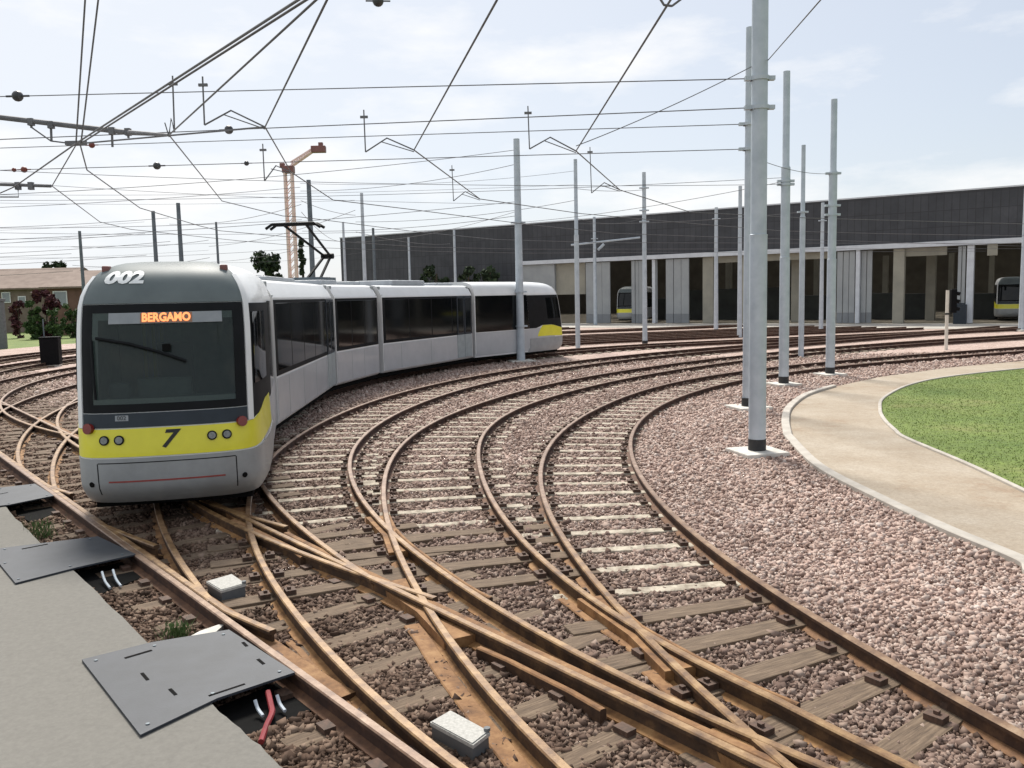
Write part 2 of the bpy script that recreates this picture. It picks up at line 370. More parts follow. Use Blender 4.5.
def sleeper_mesh(L, w, h, timber, offs=(-HG, HG)):
    mb = MB()
    mb.box((0, 0, .045 - h / 2), (L, w, h), bev=.015)
    for o in offs:
        for sg in (-1, 1): mb.box((o + sg * .125, 0, .062), (.10, .13, .055), mi=1); mb.box((o + sg * .115, 0, .098), (.035, .035, .03), mi=1)
    me = mb.build('sleeper', [M_timber if timber else M_conc_sleeper, M_clip]); dat = me.data; bpy.data.objects.remove(me); return dat
def cut_mesh(me, x1):
    m2 = me.copy()
    for v in m2.vertices:
        if v.co.x > x1: v.co.x = x1
    return m2
ME_CONC = sleeper_mesh(2.35, .175, .18, False); ME_TIMB = sleeper_mesh(2.55, .24, .18, True)
def place_sleeper(parent, c, th, mesh, L, w, name='sleeper', dz=0.0):
    o = bpy.data.objects.new(name, mesh); COL.objects.link(o); o.parent = parent
    o.location = (c[0], c[1], dz); o.rotation_euler = (0, 0, th); MASK.append((np.array(c[:2]), th, L / 2, w / 2)); return o
def add_sleepers(parent, s, C, th, s0, s1, step, timber=False, cut=False):
    k = 0
    for q in np.arange(s0, s1, step):
        x = np.interp(q, s, C[:, 0]); y = np.interp(q, s, C[:, 1]); t = np.interp(q, s, th)
        place_sleeper(parent, (x, y), t - math.pi / 2 + random.uniform(-.012, .012) + (float(np.interp(q, [.3, 3.6], [.36, .08])) if cut and timber else 0), (ME_TIMB1 if cut else ME_TIMB) if timber else (ME_CONC1 if cut else ME_CONC), 1.62 if cut else 2.5 if timber else 2.35, .24 if timber else .20, dz=random.uniform(-.012, .006) + (.012 if timber else 0))
        k += 1
    return k
GOLDY = lambda a, b: (lambda p: float(np.clip((b - p[1]) / (b - a), 0, 1)))
ME_CONC1, ME_TIMB1 = cut_mesh(ME_CONC, .83), cut_mesh(ME_TIMB, .84)
TRACKS = {}
spec = {'T1': ('innermost curved track with pale concrete sleepers beside the gravel bank', 3.6, 40, 8.0, 12.5, .0),
        'T2': ('second curved track inward from the tram, crossing the innermost track near the camera', 6.2, 46, 8, 13, .0025),
        'T3': ('curved track right alongside the tram, pale sleepers next to its shaded side', 7.4, 42, 9, 14, .005),
        'T4': ('curved track the tram stands on', 9.2, 44, 9, 14, .0075)}
for nm, (lab, s_conc, s_end, g0, g1, dz) in spec.items():
    root = empty('railway_track', (0, 0, 0), lab, 'railway track', 'tracks curving towards the depot')
    s, C, rl = rails_of(nm); th = centre(TR[nm])[2]
    for i, P in enumerate(rl):
        ext = extend(P, 2.6 if nm != 'T4' else 2.0, 26, -.03)
        rail(ext, root, dz + i * .0012, (lambda p: .45 * float(np.clip((13 - p[1]) / 4, 0, 1))) if (nm == 'T1' and i == 0) else GOLDY(g0, g1))
    add_sleepers(root, s, C, th, s_conc, s_end, .70, cut=nm == 'T1')
    if 1: add_sleepers(root, s, C, th, {'T1': .3, 'T2': 3.7, 'T3': 4.6, 'T4': 3.0}[nm], s_conc - .2, .66, True, nm == 'T1')
    TRACKS[nm] = (s, C, th, rl, root)
s4, C4, th4, rl4, _ = TRACKS['T4']
base = np.array([-5.75, 14.0])
for k, (x, y, lab) in enumerate(((-9.38, 18.31, 'curved track behind the tram, nearest to its far side'), (-11.45, 20.98, 'curved track between the tram and the black bin'), (-13.86, 23.84, 'outer curved track passing just in front of the black bin'), (-18.2, 29.0, 'curved track just behind the black bin'), (-22.6, 34.6, 'next to last curved track towards the grass verge'), (-27.0, 39.8, 'outermost curved track along the grass verge'))):
    sh = np.array([x, y]) - base
    root = empty('railway_track', (0, 0, 0), lab, 'railway track', 'tracks curving towards the depot')
    for i, P in enumerate(rl4): rail(extend(P + sh, 8.5, 22 if k < 4 else 12, -.04), root, 0.010 + .0026 * k + i * .0012, GOLDY(19, 27))
    add_sleepers(root, s4, C4 + sh, th4, 3, 19.7, .75, True); add_sleepers(root, s4, C4 + sh, th4, 20, 42, .75)
# straight lead track along the platform
LD = np.array([[-9.24, 15.7], [-6.97, 12.82], [-5.45, 10.99], [-4.22, 9.45], [-3.09, 8.11], [-2.59, 7.44], [-1.66, 6.31], [-1.1, 5.64], [-.65, 5.09]])
LA = np.array([[-13.99, 24.07], [-11.15, 20.6], [-9.76, 18.9], [-3.31, 10.88], [-.89, 7.71], [.58, 6.01], [1.39, 4.88]])
pd = np.polyfit(LD[:, 0], LD[:, 1], 1); pa = np.polyfit(LA[:, 0], LA[:, 1], 1)
def line(p, x0, x1): xs = np.linspace(x0, x1, 160); return np.c_[xs, np.polyval(p, xs)]
lead = empty('lead_track', (0, 0, 0), 'straight rusty track with worn timbers running along the platform edge', 'railway track')
GL = lambda p: float(np.clip((26 - p[1]) / 10, .25, 1))
PLD = line(pd, 3.0, -32); PLA = line(pa, 3.6, -32)
rail(PLD, lead, .016, lambda p: .15); rail(PLA, lead, .0185, GL)
dirM = np.array([-1, -pd[0]]); dirM = dirM / np.linalg.norm(dirM); nM = np.array([dirM[1], -dirM[0]])     # nM points right, towards the curves
if nM[0] < 0: nM = -nM
GUARD = [(-.055, .02), (-.055, .150), (.055, .150), (.055, .02)]
def seg_of(P, y0, y1): 
    P = np.asarray(P); a = P[(P[:, 1] >= y0) & (P[:, 1] <= y1)]; return a
def guard(P, off, y0, y1, dz=0, wid=.05, h=.15):
    S = seg_of(P, y0, y1)
    if len(S) < 4: return
    d, n = normals(S); f = np.linspace(0, 1, len(S)); sg = 1 if off > 0 else -1; fl = np.clip((.14 - np.minimum(f, 1 - f)) / .14, 0, 1) ** 1.5 * .025
    S = S + n * (off + sg * fl + np.convolve(rng.normal(0, .004, len(S) + 4), np.ones(5) / 5, 'valid'))[:, None]
    rail(S, lead, dz, lambda p: .72, 'guard_rail', [(-wid, .02), (-wid, h - .01), (-wid + .010, h), (wid - .010, h), (wid, h - .01), (wid, .02)])
guard(PLA, -.105, 4.6, 10.4, .006, .036); guard(PLA, .12, 5.6, 7.2, .004, .03, .12)
guard(PLD, -.165, 7.6, 10.4, -.004, .06, .09); guard(PLD, -.175, 5.9, 7.5, -.006, .07, .085)
guard(PLA, .115, 9.3, 11.4, .005); guard(PLA, -.11, 18, 22, .004)
rl2 = TRACKS['T2'][3]; rl1 = TRACKS['T1'][3]; rl3 = TRACKS['T3'][3]
guard(rl2[1], .14, 5.0, 7.6, .003, .075, .05); guard(rl2[0], -.085, 4.6, 7.6, .003, .022, .145); guard(rl1[1], .12, 4.6, 6.6, .002, .06, .055); guard(rl3[0], -.085, 7.8, 10.4, .003, .022, .145)
guard(rl2[0], .12, 6.9, 8.2, .002, .04, .05); guard(rl3[1], .115, 5.4, 7.4, .001, .035, .045)
# cast frog plates where rails cross
def crossing(A, B):
    for i in range(len(A) - 1):
        for j in range(len(B) - 1):
            p, r_, q, s_ = A[i], A[i + 1] - A[i], B[j], B[j + 1] - B[j]; den = r_[0] * s_[1] - r_[1] * s_[0]
            if abs(den) < 1e-9: continue
            t = ((q - p)[0] * s_[1] - (q - p)[1] * s_[0]) / den; u = ((q - p)[0] * r_[1] - (q - p)[1] * r_[0]) / den
            if 0 <= t <= 1 and 0 <= u <= 1: return p + r_ * t, r_ / np.linalg.norm(r_), s_ / np.linalg.norm(s_)
    return None
def ext(P): return extend(P[::4], 2.6, 0, -.03)
for A, B in ((rl1[1], rl2[0]), (rl2[1], rl3[0]), (rl2[1], None), (rl1[1], None), (rl3[1], None)):
    X = crossing(ext(A), ext(B) if B is not None else PLA)
    if X is None: continue
    c, a, b = X
    if a @ b < 0: b = -b
    mdir = (a + b) / np.linalg.norm(a + b); L1, L2 = .95, .75
    nn = np.array([-mdir[1], mdir[0]])
    poly = [c + mdir * L1 + nn * .16, c + nn * .10, c - mdir * L2 + nn * .16, c - mdir * L2 - nn * .16, c - nn * .10, c + mdir * L1 - nn * .16]
    mb = MB(); mb.prism(poly, .03, .128 ); o = mb.build('frog_plate', M_foot, lead)
    at_ = o.data.attributes.new('gold', 'FLOAT', 'POINT'); at_.data.foreach_set('value', [.85] * len(o.data.vertices))
# long timbers under the lead track
def timber(L):
    mb = MB(); mb.box((0, 0, -.045), (L, .24, .17), bev=.02)
    for o in (-L / 2 + .42, -L / 2 + 1.92): 
        for sg in (-1, 1): mb.box((o + sg * .12, 0, .055), (.09, .13, .05), mi=1)
    o = mb.build('timber', [M_timber, M_clip]); d = o.data; bpy.data.objects.remove(o); return d
def right_edge(y): 
    P = TRACKS['T1'][3][0]; return np.interp(y, P[:200, 1], P[:200, 0])
for k, t in enumerate(np.arange(-3.2, 30, .68)):
    p = np.array([-.65, 5.09]) + dirM * t
    L = 2.5
    if t < 1.9: L = 2.9
    elif t < 6: L = 3.1 if k % 2 else 2.8
    ang = math.atan2(nM[1], nM[0]) + random.uniform(-.02, .02)
    if t < -99:
        R1e = extend(TRACKS['T1'][3][0], 2.6, 0, -.03); a0 = p - np.array([math.cos(ang), math.sin(ang)]) * .45; X = crossing(R1e[::3], np.array([a0, a0 + np.array([math.cos(ang), math.sin(ang)]) * 7]))
        if X is not None: L = np.linalg.norm(X[0] - a0) + .10
        if L > 5.2: L = 5.2
    c = p + np.array([math.cos(ang), math.sin(ang)]) * (L / 2 - .45)
    place_sleeper(lead, c, ang, timber(L), L, .24, 'sleeper', random.uniform(-.008, .004))

# ------------------------------------------------------------------ ground
tag(MB().add([(-900, -300, -.06), (900, -300, -.06), (900, 1500, -.06), (-900, 1500, -.06)], [(0, 1, 2, 3)]).build('ground', M_grass), kind='structure')
FA = np.array([-20.2, 105.4]); FD = np.array([35.9, -24.7]); FD = FD / np.linalg.norm(FD); FN = np.array([-FD[1], FD[0]])   # facade line, FN into the hall
if FN[1] < 0: FN = -FN
def fac(u, d=0): return FA + FD * u + FN * d
kerb_px = [(1060, 590), (1023, 566), (948, 534), (880, 502), (820, 470), (790.5, 441), (787, 434), (785.5, 421), (789.5, 409), (806, 396.5), (833.5, 387.6)]
KP = np.array([(9.6, 0.5), (7.6, 3.2), (6.3, 5.8)] + [tuple(gp(*p)) for p in kerb_px])
KFAR = [gp(880, 377.5), gp(950, 368), gp(1023, 361.5), gp(1100, 356)]
LAWN = np.array([gp(*p) for p in [(1080, 520), (1023, 493), (965.5, 465.6), (906, 440), (895, 432), (884, 421), (880, 411), (884, 399), (910, 386), (950, 377.7), (1024, 369.5), (1100, 363)]])
def smooth(P, n=8):
    P = [Vector((p[0], p[1], 0)) for p in P]; out = []
    for i in range(len(P) - 1):
        a, b, c, d = P[max(i - 1, 0)], P[i], P[i + 1], P[min(i + 2, len(P) - 1)]
        for k in range(n):
            t = k / n; out.append(.5 * ((2 * b) + (c - a) * t + (2 * a - 5 * b + 4 * c - d) * t * t + (3 * b - a - 3 * c + d) * t ** 3))
    out.append(P[-1]); return np.array([(v.x, v.y) for v in out])
KS, LS = smooth(KP), smooth(LAWN)
yard = [(-60, -8), (70, -8), (90, 28)] + [tuple(fac(125, -9)), tuple(fac(-2, -9)), (-30.5, 74), (-34, 66), (-35.2, 59.5), (-70, 48)]
# ballast bed as a gently uneven grid clipped to the yard
def grid_patch(name, x0, x1, y0, y1, step, z, amp, mt):
    nx, ny = int((x1 - x0) / step) + 1, int((y1 - y0) / step) + 1
    X, Y = np.meshgrid(np.linspace(x0, x1, nx), np.linspace(y0, y1, ny)); 
    Z = z + amp * (np.sin(X * 2.3 + Y * .7) * np.sin(Y * 1.9 - X * .4) + .5 * np.sin(X * 6.1) * np.sin(Y * 5.3 + X))
    idx = np.arange(nx * ny).reshape(ny, nx)
    fs = np.stack([idx[:-1, :-1], idx[:-1, 1:], idx[1:, 1:], idx[1:, :-1]], -1).reshape(-1, 4)
    me = bpy.data.meshes.new(name); me.from_pydata(np.c_[X.ravel(), Y.ravel(), Z.ravel()].tolist(), [], fs.tolist()); me.materials.append(mt)
    o = bpy.data.objects.new(name, me); COL.objects.link(o); return tag(o, kind='structure')
sheet('ballast_bed', yard, -.012, M_bed)
grid_patch('ballast_bed', -16, 12, 0, 30, .25, .008, .006, M_bed)
# path, lawn, kerbs
path_poly = list(KS) + list(KFAR) + [(40, 45), (60, 30), (30, -4), (12, -4)]
sheet('path', path_poly, .022, M_path)
lawn_poly = list(LS) + [(45, 32), (40, -2), (14, -2)]
sheet('lawn', lawn_poly, .030, M_grass)
def ribbon(name, P, w, z0, z1, mt):
    d, n = normals(P); mb = MB(); vs = []
    prof = [(-w / 2, z0), (-w / 2, z1 - .01), (-w / 2 + .012, z1), (w / 2 - .012, z1), (w / 2, z1 - .01), (w / 2, z0)]; k = len(prof)
    for i in range(len(P)):
        for o, z in prof: vs.append((P[i][0] + n[i][0] * o, P[i][1] + n[i][1] * o, z))
    fs = [(i * k + a, i * k + a + 1, (i + 1) * k + a + 1, (i + 1) * k + a) for i in range(len(P) - 1) for a in range(k - 1)]
    mb.add(vs, fs); return tag(mb.build(name, mt, smooth=True, angle=30), kind='structure')
ribbon('kerb', KS, .17, -.05, .085, M_kerb)
ribbon('kerb', LS, .08, -.05, .065, M_kerb)
# depot apron
sheet('depot_apron', [tuple(fac(-6, -9)), tuple(fac(125, -9)), tuple(fac(125, 1)), tuple(fac(-6, 1))], .006, M_apron)
# platform slab with a slightly ragged edge
edge = np.array([gp(*p, ZR) for p in [(-120, 405), (7, 508), (41, 544), (79, 575), (148, 643), (221, 712), (281, 765), (330, 815), (420, 900)]])
E2 = []
for i in range(len(edge) - 1):
    for t in np.linspace(0, 1, 10)[:-1]: E2.append(edge[i] * (1 - t) + edge[i + 1] * t + rng.normal(0, .006, 2))
E2.append(edge[-1])
mb = MB(); mb.prism(E2 + [(-.2, -6), (-40, -6), (-40, 40)], -.2, ZR); tag(mb.build('platform', M_platform), kind='structure')

# lawn grass blades and weeds
def tri_blades(name, P, h, w, mt, kind=None):
    n = len(P); a = rng.uniform(0, 2 * np.pi, n); hh = h * rng.uniform(.5, 1.3, n); ww = w * rng.uniform(.6, 1.3, n)
    d = np.c_[np.cos(a), np.sin(a), np.zeros(n)]; lean = np.c_[rng.normal(0, .35, (n, 2)) * hh[:, None], hh]
    V = np.empty((n, 3, 3)); V[:, 0] = P - d * ww[:, None] / 2; V[:, 1] = P + d * ww[:, None] / 2; V[:, 2] = P + lean
    me = bpy.data.meshes.new(name); me.vertices.add(n * 3); me.vertices.foreach_set('co', V.ravel()); me.loops.add(n * 3); me.loops.foreach_set('vertex_index', np.arange(n * 3, dtype=np.int32))
    me.polygons.add(n); me.polygons.foreach_set('loop_start', np.arange(0, n * 3, 3, dtype=np.int32)); me.polygons.foreach_set('loop_total', np.full(n, 3, np.int32)); me.update(calc_edges=True)
    me.materials.append(mt); o = bpy.data.objects.new(name, me); COL.objects.link(o)
    return tag(o, kind=kind)
def inside(P, poly):
    x, y = P[:, 0], P[:, 1]; poly = np.asarray(poly); r_ = np.zeros(len(P), bool); j = len(poly) - 1
    for i in range(len(poly)):
        xi, yi = poly[i]; xj, yj = poly[j]
        c = ((yi > y) != (yj > y)) & (x < (xj - xi) * (y - yi) / (yj - yi + 1e-12) + xi); r_ ^= c; j = i
    return r_
Q = np.c_[rng.uniform(6, 24, 130000), rng.uniform(9, 32, 130000)]; Q = Q[inside(Q, lawn_poly)]
g = tri_blades('lawn_grass', np.c_[Q, np.full(len(Q), .03)], .022, .016, M_blade, 'stuff'); tag(g, 'short mown grass inside the curve of the dirt path', 'grass')

PITS = ([(208, 708), (296, 672), (330, 700), (240, 735)], [(72, 571), (136, 557), (150, 572), (100, 592)], [(8, 509), (55, 498), (68, 506), (32, 521)])
# ------------------------------------------------------------------ loose ballast stones
def stones():
    N = 500000
    # denser near the camera
    Y = 2.6 + 36 * rng.random(N) ** 2.3; X = rng.uniform(-1, 1, N); X = np.where(X > 0, X * (Y * .78 + 1.6), X * (Y * .66 + .6))
    ok = (rng.random(N) < 1.0)
    P = np.c_[X, Y]
    plat = np.array(E2 + [(-.2, -6), (-40, -6), (-40, 40)])
    ok &= ~inside(P, plat) & ~inside(P, path_poly) & (Y > 3)
    for px in PITS: ok &= ~inside(P, np.array([gp(*a, .06) for a in px]))
    P = P[ok]; keep = np.ones(len(P), bool); ra = rng.random(len(P))
    for c, th, hl, hw in MASK:
        if c[1] > 24: continue
        v = P - c; u = v @ np.array([math.cos(th), math.sin(th)]); w = v @ np.array([-math.sin(th), math.cos(th)])
        inn = (np.abs(u) < hl) & (np.abs(w) < hw * .9); edge_ = np.sin(u * 9 + c[0] * 7) * .25 + np.sin(u * 23 + c[1] * 5) * .18; inn &= np.abs(w) < hw * (.72 + edge_ * .6); keep &= ~(inn & (ra < .93))
    def clear(Pl, w):
        nonlocal keep
        Pl = np.asarray(Pl); Pl = Pl[(Pl[:, 1] < 24)]
        for i in range(len(Pl) - 1):
            a, b = Pl[i], Pl[i + 1]; d = b - a; l = np.linalg.norm(d); 
            if l < 1e-6: continue
            d = d / l; v = P - a; t = v @ d; keep &= ~((t > -.02) & (t < l + .02) & (np.abs(v[:, 0] * -d[1] + v[:, 1] * d[0]) < w))
    for nm in ('T1', 'T2', 'T3', 'T4'):
        for r_ in TRACKS[nm][3]: clear(extend(r_, 2.6, 0, -.03)[::6], .085)
    clear(PLD[::2], .09); clear(PLA[::2], .09)
    P = P[keep]; n = len(P)
    size = np.clip(rng.lognormal(-4.10, .30, n), .008, .036) * (1 + np.clip(P[:, 1] - 8, 0, 30) * .032)
    base = np.array([(i, j, k) for i in (-1, 1) for j in (-1, 1) for k in (-1, 1)], float)
    V = base[None] * rng.uniform(.45, 1.15, (n, 8, 1)) * (size[:, None] * rng.uniform(.7, 1.3, (n, 3)))[:, None, :]
    q = rng.normal(size=(n, 4)); q /= np.linalg.norm(q, axis=1)[:, None]; w, x, y, z = q.T
    Rm = np.stack([1 - 2 * (y * y + z * z), 2 * (x * y - z * w), 2 * (x * z + y * w), 2 * (x * y + z * w), 1 - 2 * (x * x + z * z), 2 * (y * z - x * w), 2 * (x * z - y * w), 2 * (y * z + x * w), 1 - 2 * (x * x + y * y)], -1).reshape(n, 3, 3)
    V = np.einsum('nij,nkj->nki', Rm, V)
    zc = rng.uniform(-.006, .030, n)
    V += np.c_[P, zc][:, None, :]
    fb = np.array([(0, 1, 3, 2), (4, 6, 7, 5), (0, 4, 5, 1), (2, 3, 7, 6), (0, 2, 6, 4), (1, 5, 7, 3)])
    Fi = (fb[None] + (np.arange(n) * 8)[:, None, None]).reshape(-1, 4).astype(np.int32)
    me = bpy.data.meshes.new('ballast_stones'); me.vertices.add(n * 8); me.vertices.foreach_set('co', V.ravel()); me.loops.add(Fi.size); me.loops.foreach_set('vertex_index', Fi.ravel())
    me.polygons.add(len(Fi)); me.polygons.foreach_set('loop_start', np.arange(0, Fi.size, 4, dtype=np.int32)); me.polygons.foreach_set('loop_total', np.full(len(Fi), 4, np.int32)); me.update(calc_edges=True)
    from mathutils.kdtree import KDTree
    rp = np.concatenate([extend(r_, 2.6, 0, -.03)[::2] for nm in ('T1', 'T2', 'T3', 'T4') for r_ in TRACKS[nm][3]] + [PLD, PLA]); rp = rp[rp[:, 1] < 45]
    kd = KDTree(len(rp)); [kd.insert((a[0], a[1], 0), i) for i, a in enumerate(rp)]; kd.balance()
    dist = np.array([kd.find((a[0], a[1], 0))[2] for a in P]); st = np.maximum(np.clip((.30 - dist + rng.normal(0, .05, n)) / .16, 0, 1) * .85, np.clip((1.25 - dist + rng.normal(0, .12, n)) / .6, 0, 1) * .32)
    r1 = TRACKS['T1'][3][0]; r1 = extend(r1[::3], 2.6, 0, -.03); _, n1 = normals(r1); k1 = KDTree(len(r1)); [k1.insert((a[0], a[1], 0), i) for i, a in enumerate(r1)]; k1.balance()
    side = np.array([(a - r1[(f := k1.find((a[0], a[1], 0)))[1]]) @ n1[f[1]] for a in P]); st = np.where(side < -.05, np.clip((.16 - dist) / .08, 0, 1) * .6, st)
    at_ = me.attributes.new('stain', 'FLOAT', 'POINT'); at_.data.foreach_set('value', np.repeat(st, 8).astype(np.float32))  # mix per stone towards dark brown, strongest close to the rails
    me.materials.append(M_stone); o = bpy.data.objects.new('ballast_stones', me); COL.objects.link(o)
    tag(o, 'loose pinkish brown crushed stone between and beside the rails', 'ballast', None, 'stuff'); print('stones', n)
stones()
#PART2

# ------------------------------------------------------------------ things by the platform edge
def plate(label, px, slots):
    P = [gp(*p, ZR) for p in px]; root = empty('cover_plate', (P[0][0], P[0][1], 0), label, 'cover plate', 'steel cover plates bridging the platform edge')
    off = P[0]; mb = MB(); mb.prism([p - off for p in P], ZR + .004, ZR + .022); mb.build('plate', M_plate, root)
    for (a, b, w) in slots:
        a, b = gp(*a, ZR) - off, gp(*b, ZR) - off; d = (b - a) / np.linalg.norm(b - a); n = np.array([-d[1], d[0]]) * w
        mb = MB(); mb.prism([a - n, b - n, b + n, a + n], ZR + .0235, ZR + .0255); mb.build('slot', M_black, root)
    mb = MB(); c = sum(P) / len(P) - off
    for p in P:
        q = (p - off) * .86 + c * .14; mb.tube([(q[0], q[1], ZR + .02), (q[0], q[1], ZR + .029)], .014, 8)
    mb.build('bolts', M_galv_dark, root)
    return root
plate('dark steel cover plate nearest the camera, with a red hose under its edge', [(82, 662), (150, 645), (229, 632), (295, 675), (217.5, 701), (140.6, 738)], [((125, 661), (152, 653), .014), ((209, 699), (245, 687), .010), ((243, 645), (247, 649), .012), ((258, 662), (264, 667), .012), ((170, 692), (176, 698), .012), ((142, 676), (148, 683), .012)])
plate('dark steel cover plate in front of the tram nose, between two weeds', [(-20, 553), (0, 550), (98, 538), (136, 556), (76, 569.5), (15.6, 585), (0, 566), (-20, 571)], [((22, 551), (48, 546), .014)])
plate('steel cover plate cut off by the left edge of the photo', [(-40, 494), (0, 489), (35, 485), (54, 497), (10, 506), (-40, 512)], [((-12, 498), (8, 494), .012)])
def dark_pit(px):
    P = [gp(*p, .02) for p in px]; return P
# cable pits below the plates: black slabs, the pit shade put into their colour
for lab, px in zip(('dark cable pit under the nearest steel plate', 'dark cable pit under the steel plate by the tram nose', 'dark cable pit under the leftmost steel plate'), PITS):
    P = [gp(*p, .06) for p in px]; mb = MB(); mb.prism(P, -.05, .038); tag(mb.build('cable_pit', M_black), lab, 'cable pit', 'cable pits under the cover plates')
def cable(label, pts, r, mt, grp=None, cat='cable'):
    mb = MB(); P = [Vector(p) for p in pts]; out = []
    for i in range(len(P) - 1):
        a, b, c, d = P[max(i - 1, 0)], P[i], P[i + 1], P[min(i + 2, len(P) - 1)]
        for k in range(6):
            t = k / 6; out.append(.5 * ((2 * b) + (c - a) * t + (2 * a - 5 * b + 4 * c - d) * t * t + (3 * b - a - 3 * c + d) * t ** 3))
    out.append(P[-1]); mb.tube(out, r, 8); return tag(mb.build('hose' if cat == 'hose' else 'cable', mt, smooth=True), label, cat, grp)
def gz(px, py, z): p = gp(px, py, z); return (p[0], p[1], z)
cable('red hose curling out of the pit below the nearest steel plate', [gz(268, 692, .13), gz(271, 705, .10), gz(272, 713, .085), gz(266, 727, .075), gz(261, 742, .07)], .021, M_red, None, 'hose')
for (x, y, l) in ((255, 700, 'pale cable left of the red hose'), (277, 695, 'pale cable right of the red hose'), (102, 572, 'left one of two pale cables in the pit near the tram nose'), (113, 570, 'right one of two pale cables in the pit near the tram nose')):
    cable(l, [gz(x, y, .14), gz(x + 3, y + 9, .09), gz(x + 8, y + 16, .07)], .013, M_galv, 'pale cables hanging in the pits')
def trackbox(label, top, h):
    P = [gp(*p, h) for p in top]; root = empty('point_machine_box', (P[0][0], P[0][1], 0), label, 'track box', 'grey boxes between the rails'); off = P[0]; P = [p - off for p in P]
    c = sum(P) / 4
    mb = MB(); mb.prism([c + (p - c) * .95 for p in P], -.05, h - .035); mb.build('case', M_boxside, root)
    mb = MB(); mb.prism(P, h - .033, h - .008); mb.prism([c + (p - c) * .94 for p in P], h - .007, h); mb.build('lid', M_box, root)
    mb = MB(); q = P[2] * .9 + c * .1; mb.tube([(q[0] , q[1], h), (q[0], q[1], h + .02)], .022, 8); mb.build('knob', M_boxside, root)
trackbox('speckled grey box between the rails at the bottom edge of the photo', [(430, 721), (450, 709.5), (490, 731), (473, 744)], .155)
trackbox('pale lidded box between the rails just in front of the tram', [(206, 581), (232, 573.5), (246, 583), (221, 590)], .17)
mb = MB(); a = gp(190, 643, .1); b = gp(222, 628, .1); d = (b - a) / np.linalg.norm(b - a); n = np.array([-d[1], d[0]])
mb.prism([a - n * .03, a * .4 + b * .6 - n * .075, b - n * .02, b + n * .03, a * .5 + b * .5 + n * .07, a + n * .05], .03, .13); tag(mb.build('stone_slab', M_conc), 'broken pale concrete slab beside the nearest steel plate', 'stone')
def weed(label, px, py, n, h, sp):
    c = gp(px, py, .0); root = empty('weed', (c[0], c[1], 0), label, 'weed', 'weeds at the platform edge'); P = np.c_[rng.normal(0, sp, (n, 2)), rng.uniform(0, .03, n)]
    st = MB(); st2 = []
    o = tri_blades('leaves', P, h, .011, M_weed); o.parent = root
    P2 = np.c_[rng.normal(0, sp * .9, (n, 2)), rng.uniform(.02, h * .9, n)]; o2 = tri_blades('leaves', P2, .05, .022, M_weed); o2.parent = root
    for k in range(5):
        a = rng.uniform(0, 6.28); st.tube([(0, 0, 0), (math.cos(a) * sp * .6, math.sin(a) * sp * .6, h * .55), (math.cos(a) * sp, math.sin(a) * sp, h)], .004, 5)
    st.build('stem', M_weed, root)
weed('green weed tuft between the leftmost plate and the plate by the tram', 42, 540, 85, .24, .085)
weed('green weed tuft beside the broken pale slab', 177, 640, 90, .15, .06)
# platform-side debris
# ------------------------------------------------------------------ tram
def pchip(xs, ys):
    xs, ys = np.array(xs, float), np.array(ys, float); 
    h = np.diff(xs); dl = np.diff(ys) / h; m_ = np.zeros(len(xs)); m_[0], m_[-1] = dl[0], dl[-1]
    for i in range(1, len(xs) - 1):
        m_[i] = 0 if dl[i - 1] * dl[i] <= 0 else 2 * dl[i - 1] * dl[i] / (dl[i - 1] + dl[i])
    def f(x):
        x = np.clip(x, xs[0], xs[-1]); i = np.clip(np.searchsorted(xs, x) - 1, 0, len(h) - 1); t = (x - xs[i]) / h[i]
        return ys[i] * (1 + 2 * t) * (1 - t) ** 2 + h[i] * m_[i] * t * (1 - t) ** 2 + ys[i + 1] * t * t * (3 - 2 * t) + h[i] * m_[i + 1] * t * t * (t - 1)
    return f
plan = np.array([(0, 0), (.012, .35), (.045, .65), (.105, .87), (.19, 1.00), (.33, 1.09), (.6, 1.14), (1.1, 1.18), (1.8, 1.215), (2.6, 1.22), (3.6, 1.21), (7.2, 1.19)])
ml = np.concatenate([[0], np.cumsum(np.linalg.norm(np.diff(plan, axis=0), axis=1))])
fx, fy = pchip(ml, plan[:, 0]), pchip(ml, plan[:, 1])
x0f = pchip([.15, .28, .46, .8, 1.15, 1.4, 2.0, 2.6, 2.8, 2.95, 3.1, 3.22, 3.31, 3.36], [.34, .16, .02, .0, .04, .08, .20, .36, .43, .51, .63, .83, 1.2, 2.0])
wf = pchip([.15, .28, .45, 2.3, 2.75, 2.95, 3.1, 3.22, 3.31, 3.36], [.955, .985, 1, 1, .985, .935, .86, .75, .56, .30])
wfr = pchip([.15, .28, .45, 2.3, 2.78, 2.95, 3.1, 3.22, 3.31, 3.36], [.96, .985, 1, 1, 1, .965, .92, .84, .66, .40])
MS = {}
for mval in (1.0, 1.075, .95): pass
def S(mm, z):
    mm = np.asarray(mm, float); z = np.asarray(z, float); a = np.abs(mm); xb = fx(a); y = fy(a) * np.sign(mm)
    bl = np.clip((xb - .4) / 2.2, 0, 1); w = wf(z) * (1 - bl) + wfr(z) * bl
    return np.stack([-(xb + x0f(z) * np.clip(1 - xb / 6.0, 0, 1)), y * w, z + 0 * mm], -1)
def Sn(mm, z):
    e = 1e-3; du = S(mm + e, z) - S(mm - e, z); dv = S(mm, z + e) - S(mm, z - e); n = np.cross(du, dv); n /= np.linalg.norm(n, axis=-1)[..., None] + 1e-12
    return n
